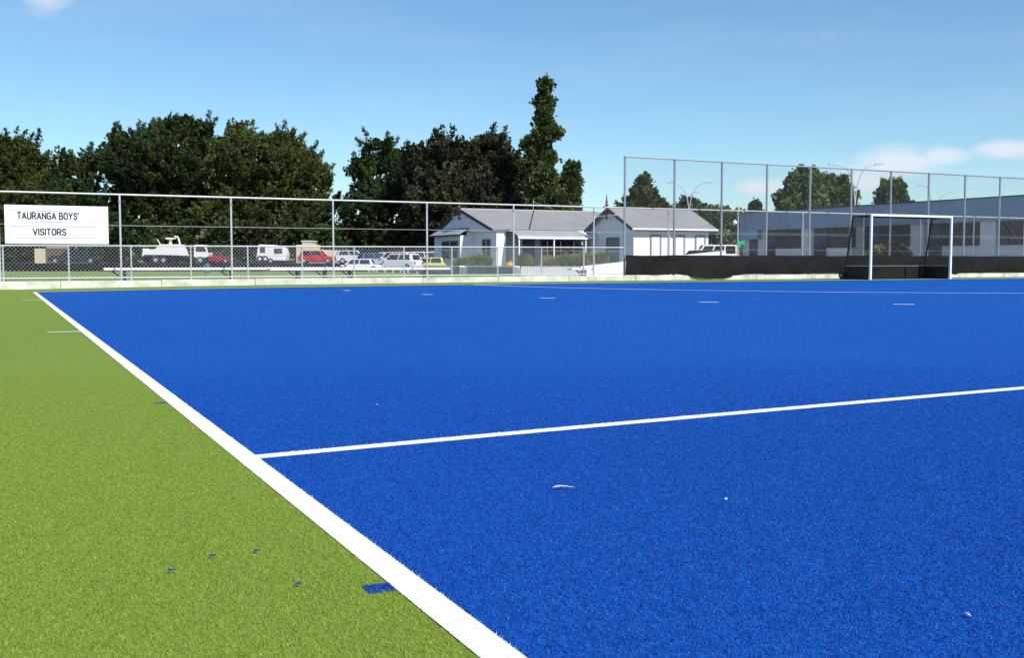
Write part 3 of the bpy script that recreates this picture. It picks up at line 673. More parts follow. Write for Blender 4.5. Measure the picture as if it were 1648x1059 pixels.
car('parked_car', 'silver hatchback parked beside the red hatchback', XY(569, 116, ZL), RT + .25, (.55, .56, .57), 4.0, kind='hatch')
car('parked_car', 'bright blue car parked behind the white ones', XY(606, 108, .02), RT + .5, (.01, .11, .36), 4.0, H=1.5)
car('parked_car', 'low white car parked in front of the silver hatchback', XY(576, 88, ZR - .1), RT + math.pi, (.74, .75, .76), 4.2, H=1.2, kind='sedan')
car('parked_car', 'white hatchback parked next to the yellow car', XY(641, 92, ZR + .1), RT + math.pi - .45, (.74, .74, .75), 4.1, H=1.45)
car('parked_car', 'white wagon half hidden behind the white hatchback', XY(634, 101, ZR + .28), RT + math.pi - .5, (.70, .70, .72), 4.4, H=1.5, kind='wagon')
car('parked_car', 'pale yellow hatchback parked beside the white villa', XY(686, 96, ZR - .08), RT + math.pi, (.62, .62, .14), 3.6, H=1.32)
car('parked_car', 'white van-like car parked behind the yellow hatchback', XY(694, 112, ZR + .2), RT, (.74, .74, .74), 4.3, H=1.7, kind='suv')
car('parked_car', 'dark pickup-height car parked by the brown timber fence', XY(122, 114, ZL), RT + math.pi, (.012, .013, .02), 5.3, 1.75, 1.45, kind='sedan')
car('parked_car', 'maroon car half hidden behind the tipper truck cab', XY(350, 127, ZL), RT, (.34, .012, .03), 3.9, H=1.35)
car('parked_car', 'dark green hatchback parked in front of the white villa wing', XY(1118, 82, .02), RT + math.pi - .2, (.012, .028, .02), 4.1, H=1.5, kind='hatch')
car('parked_van', 'white minibus with dark side windows beside the villa', XY(1150, 88, -.04), RT + math.pi, (.78, .78, .77), 3.9, 1.7, 2.08, kind='van', cat='van')
car('parked_car', 'dark purple car parked beside the classroom block', XY(1190, 96, -.04), RT, (.03, .025, .05), 4.2, H=1.6)

# tipper truck
tk = thing('tipper_truck', 'white tipper truck parked under the cypress trees', 'truck', XY(286, 121, ZL), RT)
wp = mat('truck_white', (.78, .77, .74), .4, var=.05, vscale=2)
MB().box(-3.3, 3.4, -.4, .4, .55, .75).build('chassis', M['blacksteel'], tk, world=False)
MB().ext([(-3.75, .72), (-3.45, .95), (-1.6, .95), (1.05, .86), (.55, 2.15), (-1.75, 2.15), (-2.2, 1.62), (-3.45, 1.55), (-3.6, 1.7)], 'y', -1.0, 1.0).build('tipper_body', wp, tk, world=False, bevel=.03)
for x in (-2.9, -2.1, -1.3, -.5, .3): MB().box(x - .04, x + .04, -1.04, -1.004, .98, 1.55).build('body_rib', wp, tk, world=False)
MB().ext([(2.1, .65), (3.55, .65), (3.78, .95), (3.75, 1.2), (3.45, 2.02), (3.2, 2.1), (2.15, 2.1)], 'y', -.9, .9).build('cab', wp, tk, world=False, bevel=.05)
for s in (-1, 1):
    MB().ext([(2.35, 1.32), (3.55, 1.32), (3.35, 1.92), (2.35, 1.92)], 'y', s * .902, s * .915).build('cab_window', M['carglass'], tk, world=False)
    MB().box(3.7, 3.79, s * .6 - .15, s * .6 + .15, .8, .98).build('headlight', M['lamp'], tk, world=False)
MB().add([(3.755, -.8, 1.25), (3.755, .8, 1.25), (3.49, .75, 1.97), (3.49, -.75, 1.97)], [(0, 1, 2, 3)]).build('windscreen', M['carglass'], tk, world=False)
MB().path([(-1.7, -.6, 2.1), (-2.1, -.6, 2.75)], .05).path([(.5, -.6, 2.1), (.3, -.6, 2.95), (-.1, -.6, 3.05)], .10).box(-1.2, -.3, -.4, .4, 2.75, 2.92).box(-.9, -.6, -.1, .1, 2.1, 2.75).build('loader_frame', wp, tk, world=False)
wheels(tk, (2.85, -1.3, -2.2), 1.9, .38, .25)

# caravan
cv = thing('caravan', 'small white caravan with two side windows parked under the trees', 'caravan', XY(440, 120, ZL), RT)
MB().ext([(-1.72, .36), (1.55, .30), (1.66, 1.0), (1.48, 1.65), (1.2, 1.9), (.2, 2.08), (-1.35, 2.12), (-1.5, 2.0)], 'y', -.95, .95).build('body', wp, cv, world=False, bevel=.05)
for x0, x1, z0_, z1_ in ((-1.25, -.72, 1.25, 1.78), (.35, 1.2, 1.15, 1.65)):
    w = MB().box(x0 - .05, x1 + .05, -.985, -.952, z0_ - .05, z1_ + .05).build('window', M['galv_d'], cv, world=False)
    o = MB().box(x0, x1, -.998, -.987, z0_, z1_).build('pane', M['carglass'], None); o.parent = w
MB().box(-1.6, 1.6, -.958, -.952, .80, .83).build('trim_strip', M['rule'], cv, world=False)
MB().path([(1.5, -.3, .42), (2.4, 0, .42), (1.5, .3, .42)], .04).build('drawbar', M['galv_d'], cv, world=False)
MB().tube((2.2, 0, .0), (2.2, 0, .5), .04).build('jockey_wheel', M['tyre'], cv, world=False)
wheels(cv, (-.1,), 1.9, .30)
for k, dx in enumerate((-1.45, -.95)):
    p = XY(440, 117.6, ZL + .45); q = (p[0] + dx * math.cos(RT), p[1] + dx * math.sin(RT), p[2])
    t_ = thing('spare_tyre', 'black tyre leaning on the end of the white caravan', 'tyre', (q[0], q[1], ZL), RT, 'tyres leaning on the caravan')
    ring = MB(); 
    for i in range(18):
        a, b_ = 2 * math.pi * i / 18, 2 * math.pi * (i + 1) / 18
        ring.tube((.33 * math.cos(a), 0, .43 + .33 * math.sin(a)), (.33 * math.cos(b_), 0, .43 + .33 * math.sin(b_)), .1, 8)
    ring.build('tread', M['tyre'], t_, world=False)

# ------------------------------------------------------------------ other small things around the lots
p, q = at(-290, 424, 63.2), at(547, 424, 63.2)
tw = thing('timber_retaining_wall', 'low black timber wall along the far edge of the lawn', 'wall', (p[0], p[1], .1), RT)
Lw = math.hypot(q[0] - p[0], q[1] - p[1])
for k in range(3):
    for s in range(8): MB().box(s * Lw / 8 + .01, (s + 1) * Lw / 8 - .01, 0, .06 + random.uniform(0, .01), .02 + k * .15, .165 + k * .15).build('board', M['timber'], tw, world=False)
for s in range(17): MB().box(s * Lw / 16 - .06, s * Lw / 16 + .06, -.1, -.005, 0, .47).build('post', M['timber'], tw, world=False)
for i, px in enumerate((593, 606, 619, 632, 644, 656, 671)):
    bp_ = XY(px, 59.2, -.3)
    tag(MB().ext([(bp_[0] - .07, bp_[1] - .07), (bp_[0] + .07, bp_[1] - .07), (bp_[0] + .07, bp_[1] + .07), (bp_[0] - .07, bp_[1] + .07)], 'z', -.1, .30).build('bollard', M['galv_d'], bevel=.015),
        'short grey bollard standing in a row before the car park', 'bollard', 'bollards before the car park')
pb = XY(333, 52, .12)
dr = thing('plastic_drum', 'small blue plastic drum standing on the lawn behind the bench', 'drum', pb)
MB().tube((0, 0, 0), (0, 0, .40), .145, 16, .14).build('drum_body', M['bluepl'], dr, world=False)
MB().tube((0, 0, .40), (0, 0, .46), .14, 16, .06).tube((0, 0, .46), (0, 0, .50), .045, 10).build('drum_neck', M['bluepl'], dr, world=False)
# brown and cream timber fence under the name board
p = XY(56, 128, ZL)
cf = thing('paling_fence', 'brown and cream paling fence at the back of the lot', 'fence', p, RT)
for i in range(34):
    m_ = M['cream'] if i < 7 else M['palings'] if 'palings' in M else M.setdefault('palings', mat('brown_paling', (.14, .085, .055), .9, var=.3, vscale=3))
    MB().box(i * .19, i * .19 + .17, 0, .025, 0, 1.75 + .05 * random.random()).build('paling', m_, cf, world=False)
MB().box(1.4, 6.4, -.03, .06, 1.84, 1.95).build('rail', M['cream'], cf, world=False)
p = XY(477, 126, ZL)
cw = thing('cream_shed', 'cream rendered shed with a stepped parapet behind the red hatchback', 'shed', p, RT)
MB().ext([(0, 0), (5.0, 0), (5.0, 1.05), (4.6, 1.55), (2.4, 1.65), (2.4, 2.2), (1.9, 2.2), (1.9, 2.55), (.7, 2.55), (.7, 2.2), (0, 2.2)], 'y', 0, 3).build('wall', M['cream'], cw, world=False)
MB().box(.6, 2.0, -.1, 3.1, 2.56, 2.68).build('coping', M['white'], cw, world=False)
MB().box(-.05, 5.0, -.06, -.005, 0, .16).build('plinth', M['paving'], cw, world=False)
p = XY(548, 165, .0)
hh = thing('hidden_house', 'cream house showing through a gap between the dark trees', 'house', p, RT)
MB().ext([(0, 0), (4.2, 0), (4.2, 6.2), (2.1, 7.9), (0, 6.2)], 'y', 0, 6).build('wall', M['cream'], hh, world=False)
MB().slab([(-.3, -.3, 6.05), (-.3, 6.3, 6.05), (2.1, 6.3, 8.0), (2.1, -.3, 8.0)], -.08).slab([(2.1, -.3, 8.0), (2.1, 6.3, 8.0), (4.5, 6.3, 6.05), (4.5, -.3, 6.05)], -.08).build('roof', M['roof'], hh, world=False)
w_ = MB().box(1.4, 2.8, -.05, -.003, 4.2, 5.4).build('window', M['white'], hh, world=False); o = MB().box(1.5, 2.7, -.06, -.052, 4.3, 5.3).build('pane', M['glass'], None); o.parent = w_
for nm, lb, px, d, m_, w in (('storage_crate', 'yellow crate beside the bright blue car', 605, 122, M['cream'], .9), ('storage_crate', 'pale yellow crate standing on end behind the white wagon', 616, 123, M['cream'], .7)):
    p = XY(px, d, ZL); t_ = thing(nm, lb, 'crate', p, RT, None)
    MB().box(-w / 2, w / 2, -w / 2, w / 2, 0, 1.1 if w > .8 else 1.3).build('box', m_, t_, world=False, bevel=.02)
    for z in (.3, .8): MB().box(-w / 2 - .02, w / 2 + .02, -w / 2 - .02, -w / 2 - .003, z, z + .1).build('batten', m_, t_, world=False)
p = (28.1, 33.0, -.05)
bn = thing('orange_sack', 'bright orange sack slumped at the end of the veranda', 'sack', at(820, 424, 86).tolist()[:2] + [-.05])
MB().tube((0, 0, 0), (0, 0, .35), .5, 12, .52).tube((0, 0, .35), (0, 0, .62), .52, 12, .28).tube((.05, 0, .62), (.12, 0, .74), .28, 10, .08).build('sack_body', M['orangepl'], bn, world=False, smooth=True)
p = XY(1193, 76, -.05)
gs = thing('green_sign', 'small bright green sign on two posts beside the classroom block', 'sign', p, RT)
MB().box(-.24, .24, -.02, .02, 1.70, 2.22).build('panel', M['greenpl'], gs, world=False, bevel=.02)
for x in (-.18, .18): MB().tube((x, .04, 0), (x, .04, 2.15), .025, 8).build('post', M['galv_d'], gs, world=False)
MB().tube((0, -.03, 1.93), (.14, -.03, 1.80), .07, 10).build('emblem', M['trimdark'], gs, world=False)

# ------------------------------------------------------------------ street lamps
def lamp(label, px, d, ztop, arms):
    p = XY(px, d, -.3); t = thing('street_lamp', label, 'street lamp', p, RT)
    MB().tube((0, 0, 0), (0, 0, ztop * .55), .09, 10, .07).build('pole', M['galv'], t, world=False)
    z0_ = ztop * .55
    for reach in arms:
        pts = [(reach * (u ** 2.2), 0, z0_ + (ztop - z0_) * math.sin(u * math.pi / 2) ** .9) for u in [i / 12 for i in range(13)]]
        a = MB().path(pts, .05, 8).build('arm', M['galv'], t, world=False)
        e = pts[-1]; s = 1 if reach > 0 else -1
        hd = MB().ext([(e[0] - .1 * s, e[2] - .06), (e[0] + .7 * s, e[2] - .03), (e[0] + .7 * s, e[2] + .06), (e[0] + .2 * s, e[2] + .14), (e[0] - .1 * s, e[2] + .08)], 'y', -.13, .13).build('lamp_head', M['galv'], None); hd.parent = a
lamp('twin-armed street lamp rising over the classroom roof in front of cloud', 1374, 95, 9.6, (-1.7, 1.8))
lamp('twin-armed street lamp above the end of the villa roof', 1108, 112, 9.2, (-1.7, 1.7))
lamp('single-armed street lamp behind the twin-armed one by the villa', 1105, 125, 9.0, (.75,))
lamp('single-armed street lamp far behind the classroom roof', 1503, 120, 8.7, (1.6,))
lamp('street lamp with its arm bent toward the twin-armed lamp above the classroom roof', 1497, 105, 8.4, (-.7,))

# ------------------------------------------------------------------ trees and shrubs
def foliage(name, lobes, m, parent, dens, leaf, seed, up=.35, spike=0, k=9, droop=0.0, aspect=.34, rc0=1.2, flat=.5, sl=1.0, point=0.0, fill=.85, tri=False):
    """many small leaf faces in tufts spread through the outer part of each lobe; lobes: (centre, rx, ry_depth, rz)"""
    rg = np.random.default_rng(seed); C, Nn, T = [], [], []
    ctr = np.array([l[0] for l in lobes]); rad = np.array([l[1:] for l in lobes])
    for (c, rx, ry, rz) in lobes:
        cut = min(rc0 * .5, .3 * min(rx, ry, rz)); rx, ry, rz = rx - cut, ry - cut, rz - cut
        area = 4 * math.pi * (((rx * ry) ** 1.6 + (rx * rz) ** 1.6 + (ry * rz) ** 1.6) / 3) ** (1 / 1.6)
        # boughs: flattened clumps seated on the lobe, each a cap of tufts
        nb_ = max(8, int(area / (rc0 * rc0) * fill)); u = rg.normal(size=(nb_, 3)); u /= np.linalg.norm(u, axis=1)[:, None]
        ph = rg.uniform(0, 6.28, 6); wob = 1 + .08 * np.sin(6 * u[:, 0] + ph[0]) * np.sin(6 * u[:, 2] + ph[1]) + .06 * np.sin(9 * u[:, 1] + ph[2] + 4 * u[:, 2])
        r = (.98 - .26 * rg.random(nb_) ** 1.5) * wob
        bc = np.array(c) + u * np.maximum(r, .2)[:, None] * np.array([rx, ry, rz]); bt = np.clip(.46 + rg.normal(0, .25, nb_), 0, 1)
        m_ = max(6, int(dens * 16)); rc = rc0 * rg.uniform(.4, 1.35, nb_)
        v = rg.normal(size=(nb_, m_, 3)) + u[:, None, :] * .9 + np.array([0, 0, .45]); v /= np.linalg.norm(v, axis=2)[:, :, None]
        p = bc[:, None, :] + v * (rc[:, None, None] * np.array([1, 1, flat])) * rg.uniform(.55, 1.05, (nb_, m_, 1))
        if point:                                               # pointed, upswept sprays
            ax = u * .75 + np.array([0, 0, .65]) + rg.normal(0, .12, (nb_, 3)); ax /= np.linalg.norm(ax, axis=1)[:, None]
            t = rg.random((nb_, m_, 1)) ** 1.1; sd_ = rg.normal(size=(nb_, m_, 3)) * np.array([1, 1, .55]); sd_ /= np.linalg.norm(sd_, axis=2)[:, :, None]
            p = bc[:, None, :] + rc[:, None, None] * (ax[:, None, :] * (t * point - .35) + sd_ * (1 - t) ** .8 * .72 * rg.uniform(.35, 1, (nb_, m_, 1))); v = sd_ * .6 + ax[:, None, :] * .7
        C.append(p.reshape(-1, 3)); Nn.append((v * .8 + u[:, None, :] * .4).reshape(-1, 3)); T.append(np.repeat(bt, m_) + rg.normal(0, .10, nb_ * m_))
    C = np.concatenate(C); Nn = np.concatenate(Nn); T = np.concatenate(T)
    q = np.full(len(C), 9.0)
    for c, rr in zip(ctr, rad): q = np.minimum(q, np.linalg.norm((C - c) / rr, axis=1))
    keep = q > .66; C, Nn, T = C[keep], Nn[keep], T[keep]
    n = len(C)
    if spike:                                                   # leaders that break the outline
        idx = rg.choice(n, min(n, spike), p=(np.clip(Nn[:, 2], .02, 1) / np.clip(Nn[:, 2], .02, 1).sum()), replace=False)
        ext = []; en = []; et = []
        for i in idx:
            d = Nn[i] * .8 + np.array([0, 0, .7]) + rg.normal(0, .22, 3); d /= np.linalg.norm(d); ln = sl * rg.uniform(.8, 2.1)
            for s in np.linspace(0, 1, 13): ext.append(C[i] + d * ln * s + rg.normal(0, .17 * ln * (1.02 - s), 3)); en.append(d); et.append(T[i])
        C = np.concatenate([C, ext]); Nn = np.concatenate([Nn, en]); T = np.concatenate([T, et]); n = len(C)
    base = np.repeat(C, k, 0) + rg.normal(0, leaf * .45, (n * k, 3)); N_ = np.repeat(Nn, k, 0)
    d = N_ * .75 + np.array([0, 0, up - droop]) + rg.normal(0, .55, (n * k, 3)); d /= np.linalg.norm(d, axis=1)[:, None]
    s = np.cross(d, rg.normal(size=(n * k, 3))); s /= np.linalg.norm(s, axis=1)[:, None]
    ln = leaf * rg.uniform(.55, 1.35, (n * k, 1)); wd = ln * aspect
    if tri:
        v = np.stack([base - s * wd, base + s * wd, base + d * ln], 1); N = n * k; q_ = 3
    else:
        v = np.empty((n * k, 4, 3)); N = n * k; q_ = 4
        v[:, 0] = base; v[:, 1] = base + d * ln * .5 + s * wd; v[:, 2] = base + d * ln; v[:, 3] = base + d * ln * .5 - s * wd
    me = bpy.data.meshes.new(name)
    me.vertices.add(N * q_); me.vertices.foreach_set('co', v.reshape(-1))
    me.loops.add(N * q_); me.loops.foreach_set('vertex_index', np.arange(N * q_, dtype=np.int32))
    me.polygons.add(N); me.polygons.foreach_set('loop_start', np.arange(0, N * q_, q_, dtype=np.int32)); me.polygons.foreach_set('loop_total', np.full(N, q_, np.int32))
    me.update()
    at_ = me.attributes.new('tint', 'FLOAT', 'FACE'); at_.data.foreach_set('value', np.clip(np.repeat(T, k) + rg.normal(0, .10, N), 0, 1).astype(np.float32))
    me.materials.append(m)
    return link(bpy.data.objects.new(name, me), parent, True)
def tree(name, label, d, lobes_px, m, seed, dens=1.7, leaf=.34, trunk=(None, .35), zg=-.2, group=None, cat='tree', depth=.8, core=True, **kw):
    s = d / FPX; L = []
    for i, (px, py, rx, ry) in enumerate(lobes_px):
        if d > 110 and kw.get('spike', 0): py, ry = py + 8, ry - 5
        off = ((i * 37 + seed * 13) % 7 - 3) / 3 * rx * s * .35 if len(lobes_px) > 2 else 0
        c = at(px, py, d) + np.array([math.sin(YAW), math.cos(YAW), 0]) * off
        L.append((c, rx * s, max(rx * s * depth, ry * s * .5), ry * s))
    px0 = trunk[0] if trunk[0] is not None else sum(l[0] for l in lobes_px) / len(lobes_px)
    b_ = at(px0, 424, d); t = thing(name, label, cat, (b_[0], b_[1], zg), 0, group)
    top = max(L, key=lambda l: l[0][2])[0]; mid = L[0][0]
    r = trunk[1]; base = Vector((b_[0], b_[1], zg)); fork = base.lerp(Vector(mid), .55); fork.x = base.x * .6 + mid[0] * .4; fork.y = base.y * .6 + mid[1] * .4
    tr = MB().tube(base - Vector((0, 0, .3)), fork, r, 10, r * .7).tube(fork, Vector(top), r * .7, 8, r * .15).build('trunk', M['bark'], t)
    for l in L:
        if r > .1: MB().tube(fork, Vector(l[0]), r * .45, 6, r * .1).build('limb', M['bark'], tr)
    cr = foliage('crown', L, m, t, dens, leaf, seed, **kw)
    if core: foliage('inner_foliage', [(c, rx * .72, ry * .72, rz * .72) for c, rx, ry, rz in L], m, cr, .8, leaf * 1.5, seed + 500, up=.3, k=7, aspect=.5, rc0=kw.get('rc0', 1.2) * 1.25, flat=.8, fill=1.0)
    return t
GR = 'dark trees behind the parked vehicles'
tree('cypress_tree', 'golden-tinged cypress at the open end of the row, above the name board', 136, [(5, 258, 68, 46), (-25, 250, 60, 32), (46, 258, 28, 40), (10, 330, 100, 82), (8, 231, 26, 18), (-60, 330, 70, 80)], M['leaf_yel'], 11, spike=150, tri=True, leaf=.26, k=12, point=1.5, rc0=1.0, fill=.85, dens=1.1)
tree('cypress_tree', 'smaller dark cypress between the golden one and the tallest broad cypress', 139, [(116, 285, 36, 40), (100, 258, 18, 24), (138, 258, 15, 20), (118, 350, 70, 66)], M['leaf_cyp'], 12, spike=120, tri=True, leaf=.26, k=12, point=1.5, rc0=1.0, fill=.85, dens=1.1)
tree('cypress_tree', 'tallest broad cypress with a ragged peaked top', 141, [(255, 266, 90, 62), (285, 226, 46, 42), (238, 238, 52, 34), (196, 244, 28, 28), (325, 232, 26, 42), (250, 345, 108, 78), (290, 196, 16, 17), (325, 201, 11, 15), (262, 204, 14, 14), (186, 226, 14, 12)], M['leaf_cyp'], 13, spike=210, tri=True, leaf=.26, k=12, point=1.6, rc0=1.0, fill=.85, dens=1.1)
tree('cypress_tree', 'wide domed cypress sloping down to the gap above the red hatchback', 139, [(430, 275, 92, 62), (392, 236, 48, 32), (458, 245, 52, 30), (502, 288, 32, 38), (430, 348, 110, 75), (382, 206, 13, 13), (450, 221, 22, 13), (545, 350, 30, 44)], M['leaf_yel'], 14, spike=190, tri=True, leaf=.26, k=12, point=1.4, rc0=1.0, fill=.85, dens=1.1)
tree('cypress_tree', 'deep green cypress on the far side of the sky gap', 133, [(612, 282, 50, 52), (614, 240, 27, 27), (580, 266, 19, 22), (642, 252, 20, 24), (630, 350, 58, 68), (572, 345, 20, 44)], M['leaf_cyp'], 15, spike=120, tri=True, leaf=.26, k=12, point=1.5, rc0=1.0, fill=.85, dens=1.1)
tree('broadleaf_tree', 'brownish broadleaf tree behind the villa gable', 126, [(755, 276, 72, 56), (723, 238, 27, 26), (786, 236, 30, 24), (680, 270, 42, 36), (672, 246, 12, 17), (745, 340, 95, 70), (814, 258, 16, 22), (822, 312, 30, 52)], M['leaf_oak'], 16, leaf=.30, dens=1.05, spike=300, up=.2, aspect=.42, flat=.75, rc0=1.0, fill=.8)
tree('conifer_tree', 'tall narrow pointed conifer rising above the villa roof', 118, [(875, 134, 4, 14), (875, 156, 9, 22), (876, 186, 14, 26), (874, 216, 18, 24), (873, 248, 22, 26), (872, 286, 26, 34), (882, 328, 34, 42), (854, 224, 7, 10), (850, 255, 8, 12), (890, 208, 7, 10)], M['leaf_con'], 17, tri=True, k=12, dens=1.0, leaf=.26, spike=120, up=.15, rc0=.6, sl=.32, point=1.3, fill=.9)
tree('conifer_tree', 'short conifer standing against the tall pointed one', 120, [(918, 296, 18, 38), (921, 268, 8, 15), (914, 338, 24, 40)], M['leaf_con'], 18, tri=True, k=12, dens=1.0, leaf=.26, spike=50, rc0=.6, sl=.32, point=1.3, fill=.9)
tree('pine_tree', 'pointed spreading pine behind the villa wing roof', 128, [(1036, 288, 9, 20), (1036, 306, 21, 16), (1038, 326, 36, 18), (1040, 348, 46, 20), (1062, 334, 20, 12), (1010, 334, 18, 12)], M['leaf_con'], 19, tri=True, k=12, dens=1.0, leaf=.26, spike=110, up=.1, rc0=.6, sl=.5, point=1.3, fill=.9)
tree('spruce_tree', 'small dark tree under the twin-armed lamp', 122, [(1107, 330, 10, 17), (1108, 350, 18, 22)], M['leaf_con'], 20, tri=True, k=12, dens=1.2, leaf=.32, spike=40, rc0=.6, sl=.4)
tree('leafy_tree', 'low leafy tree between the villa and the classroom block', 120, [(1130, 352, 20, 18), (1156, 352, 16, 19), (1150, 380, 34, 34)], M['leaf_grn'], 21, dens=1.2, leaf=.32, rc0=.8, flat=.8)
tree('leafy_tree', 'yellow-green tree beside the end wall of the classroom block', 116, [(1182, 362, 16, 18), (1180, 385, 20, 24)], M['leaf_shr'], 22, dens=1.2, leaf=.32, rc0=.7, flat=.8)
tree('leafy_tree', 'tall rounded green tree over the classroom roof, before the cloud', 100, [(1293, 312, 33, 38), (1290, 348, 40, 34), (1268, 330, 18, 22)], M['leaf_grn'], 23, dens=1.3, leaf=.26, spike=80, sl=.3, rc0=.65, flat=.85)
tree('leafy_tree', 'green tree crowding the tall rounded one over the classroom roof', 103, [(1345, 324, 28, 34), (1364, 338, 22, 22), (1332, 306, 14, 18), (1350, 360, 36, 24)], M['leaf_grn'], 24, dens=1.3, leaf=.26, spike=80, sl=.3, rc0=.65, flat=.85)
tree('leafy_tree', 'lone round-topped green tree over the classroom roof', 104, [(1435, 316, 20, 24), (1437, 340, 30, 24)], M['leaf_grn'], 25, dens=1.3, leaf=.26, spike=60, sl=.3, rc0=.6, flat=.85)
tree('conifer_tree', 'tiny dark conifer top poking over the classroom roof end', 130, [(1216, 334, 4, 8), (1216, 345, 8, 10)], M['leaf_cyp'], 26, dens=1.2, leaf=.25, rc0=.3, trunk=(1216, .12))
# shrubs
SG = 'shrubs in the villa garden'
for i, (px, py, rx, ry, d, lb) in enumerate([(768, 421, 22, 10, 82, 'wide pale green shrub under the gable window behind the picket gate'), (742, 423, 10, 6, 80, 'small grey-green shrub beside the picket gate'),
        (845, 419, 10, 9, 84, 'round yellow-green shrub before the villa door'), (880, 421, 11, 8, 82, 'small shrub between two veranda posts'), (912, 420, 14, 9, 80, 'bushy green shrub before the veranda windows'),
        (934, 416, 12, 8, 78, 'upright green shrub by the end of the veranda'), (965, 414, 12, 7, 76, 'low shrub under the villa wing window')]):
    tree('garden_shrub', lb, d, [(px, py, rx, ry), (px + rx * .4, py + 3, rx * .6, ry * .8), (px - rx * .4, py + 3, rx * .6, ry * .8)], M['leaf_shr'], 40 + i, dens=1.0, leaf=.16, rc0=.28, trunk=(px, .03), zg=-.05, cat='shrub', group=SG, core=False, k=7, aspect=.22, up=.6)
for i, (px, py, rx, ry, lb) in enumerate([(1436, 404, 22, 8, 'dark shrub behind the goal net against the classroom wall'), (1412, 408, 10, 6, 'pale shrub behind the goal post')]):
    tree('wall_shrub', lb, 52, [(px, py + 5, rx, ry * .8), (px + 6, py + 8, rx * .8, ry * .8)], M['leaf_oak'] if i == 0 else M['leaf_shr'], 60 + i, dens=1.0, leaf=.13, rc0=.25, trunk=(px, .03), zg=-.05, cat='shrub', k=7, up=.5)
HG = 'undergrowth along the back of the lots'
rr = random.Random(5)
for i in range(15):
    px = -40 + i * 50 + rr.uniform(-10, 10)
    tree('undergrowth_bush', 'dark bush in the undergrowth beneath the row of cypress trees', 130 + rr.uniform(-2, 3), [(px, 392 + rr.uniform(-8, 6), 34, 32), (px + 16, 408, 26, 20)], M['leaf_cyp'] if i % 3 else M['leaf_oak'], 80 + i, dens=1.2, leaf=.36, rc0=1.1, trunk=(px, .12), zg=-.2, cat='bush', group=HG)

# ------------------------------------------------------------------ litter on the turf
def G(px, py):
    z = .05
    for _ in range(6):
        d = _F + _R * (px - 824) / FPX + _U * (529.5 - py) / FPX; p = CAM + d * (z - CAM[2]) / d[2]; z = gz(p[0]) + .004
    return p
p = G(907, 788)
lf_ = MB(); pts = [Vector((-.034 + .068 * u, .006 * math.sin(u * 5), .003 + .003 * math.sin(u * 3.1))) for u in [i / 8 for i in range(9)]]
wds = [.003, .007, .008, .007, .006, .005, .004, .003, .001]
lf_.add([q + Vector((0, w * .7, w * .28)) for q, w in zip(pts, wds)] + [q - Vector((0, w, 0)) for q, w in zip(pts, wds)], [(i, i + 1, 10 + i, 9 + i) for i in range(8)])
o = lf_.build('dry_leaf', M['leafdry']); o.location = (p[0], p[1], p[2] + .004); o.rotation_euler = (0, 0, -YAW + .1)
tag(o, 'curled pale dry leaf lying on the blue turf below the white quarter line', 'leaf')
for i, (px, py, lb) in enumerate([(1168, 806, 'tiny white wisp on the blue turf beyond the curled dry leaf'), (1558, 994, 'small white feather scrap on the open blue turf'), (607, 653, 'white speck of litter on the blue turf above the quarter line'), (1462, 953, 'tan speck of litter on the blue turf')]):
    p = G(px, py); o = MB().add([(-.007, -.002, .004), (.004, -.004, .005), (.008, .002, .008), (-.003, .003, .006), (0, 0, .0095)], [(0, 1, 4), (1, 2, 4), (2, 3, 4), (3, 0, 4), (3, 2, 1, 0)]).build('litter_scrap', M['leafdry'] if i != 3 else M['bark'])
    o.location = tuple(p); o.rotation_euler = (0, 0, i * 1.3 + .3); tag(o, lb, 'litter', 'scraps of litter on the turf')
for i, (px, py) in enumerate([(275, 921), (413, 889), (342, 897), (480, 943)]):
    p = G(px, py); b = MB()
    for k in range(7):
        a = k * .9 + i; x_, y_ = .006 * math.cos(a * 2.3), .006 * math.sin(a * 1.7)
        b.tube((x_ * .6, y_ * .6, .004), (x_ * .6 + .006 * math.cos(a), y_ * .6 + .006 * math.sin(a), .0065), .0016, 3)
    o = b.build('turf_scrap', M['bluemark']); o.location = tuple(p)
    tag(o, 'tuft of loose blue fibre lying on the green run-off', 'litter', 'blue fibre tufts on the green turf')

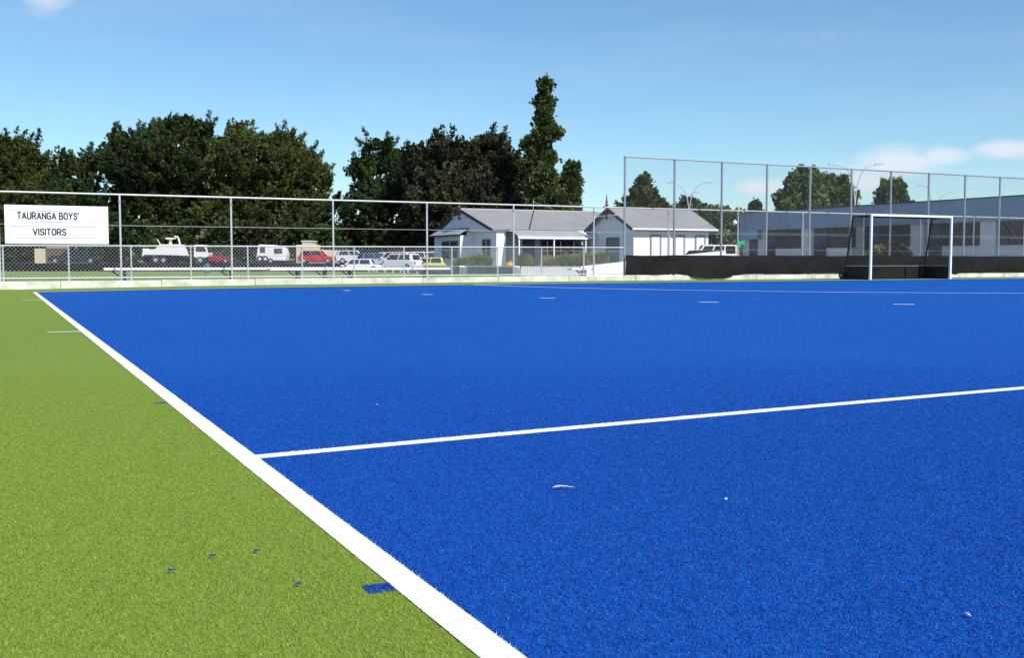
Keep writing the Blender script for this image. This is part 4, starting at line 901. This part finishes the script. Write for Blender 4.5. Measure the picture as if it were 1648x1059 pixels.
# ------------------------------------------------------------------ turf fibres close to the standpoint
def fibres():
    rg = np.random.default_rng(3); D0, D1, NB = 1.2, 8.2, 3200000
    d = D0 + (D1 - D0) * rg.random(NB); dens = np.clip((D1 - d) / 6.0, 0, 1) ** 1.3
    keep = rg.random(NB) < dens * 2 * (.52 * d + .7) * 60000 * (D1 - D0) / NB; d = d[keep]; lat = rg.uniform(-1, 1, len(d)) * (.52 * d + .7)
    fw = np.array([math.sin(YAW), math.cos(YAW)]); rt = np.array([math.cos(YAW), -math.sin(YAW)])
    P = CAM[:2] + d[:, None] * fw + lat[:, None] * rt
    x, y = P[:, 0] + rg.normal(0, .0022, len(d)), P[:, 1] + rg.normal(0, .0022, len(d))
    z = np.where(x > 0, .08 * (1 - np.exp(-np.clip(x, 0, None) / 6)), 0)
    line = ((x >= 0) & (x <= .075)) | ((x > 0) & (y > -22.975) & (y < -22.9))
    mark = (x > -.062) & (x < 0) & (((y > -24.66) & (y < -24.60)) | ((y > -21.22) & (y < -21.19)))
    blue = (x > .075) & ~line; green = (x < 0) & ~mark
    sc = np.clip(d / 4.0, .85, 1.5)                              # fewer, broader tufts further off
    for nm, sel, base, cols in (('blue_turf_fibres', blue, .0015, [(.002, .034, .22), (.004, .068, .37), (.010, .12, .53), (.06, .21, .68)]),
                          ('green_turf_fibres', green, 0, [(.125, .19, .011), (.22, .31, .028), (.32, .415, .055), (.46, .54, .14)]),
                          ('white_turf_fibres', line, .002, [(.70, .70, .68), (.80, .80, .78), (.86, .86, .84), (.9, .9, .88)]),
                          ('inlaid_mark_fibres', mark, .002, [(.002, .02, .13), (.004, .04, .22), (.01, .08, .33), (.03, .12, .42)])):
        X, Y, Z, S = x[sel], y[sel], z[sel] + base - .001, sc[sel]; n = len(X)
        a = rg.uniform(0, 2 * math.pi, n); w = .0012 * S * rg.uniform(.6, 1.3, n); h = .0075 * rg.uniform(.55, 1.2, n) * np.clip(1.2 - (d[sel] - 1.6) / 8.0, .3, 1)
        la = rg.uniform(0, 2 * math.pi, n); ll = h * rg.uniform(.1, 1.1, n)
        v = np.empty((n, 3, 3))
        v[:, 0] = np.stack([X - w * np.cos(a), Y - w * np.sin(a), Z], 1); v[:, 1] = np.stack([X + w * np.cos(a), Y + w * np.sin(a), Z], 1)
        v[:, 2] = np.stack([X + ll * np.cos(la), Y + ll * np.sin(la), Z + h], 1)
        me = bpy.data.meshes.new(nm); me.vertices.add(n * 3); me.vertices.foreach_set('co', v.reshape(-1)); me.loops.add(n * 3)
        me.loops.foreach_set('vertex_index', np.arange(n * 3, dtype=np.int32)); me.polygons.add(n)
        me.polygons.foreach_set('loop_start', np.arange(0, n * 3, 3, dtype=np.int32)); me.polygons.foreach_set('loop_total', np.full(n, 3, np.int32)); me.update()
        t = me.attributes.new('tint', 'FLOAT', 'FACE'); t.data.foreach_set('value', np.clip(rg.normal(.42, .2, n) + (rg.random(n) > .985) * .5, 0, 1).astype(np.float32))
        me.materials.append(leafmat(nm, cols, .25)); o = bpy.data.objects.new(nm, me); COL.objects.link(o); stuff(o)
        o['label'] = {'b': 'short blue synthetic fibres of the pitch surface', 'g': 'short green synthetic fibres of the run-off surface', 'w': 'short white synthetic fibres of the painted lines', 'i': 'short dark blue fibres of the inlaid marks'}[nm[0]]; o['category'] = 'turf'
fibres()
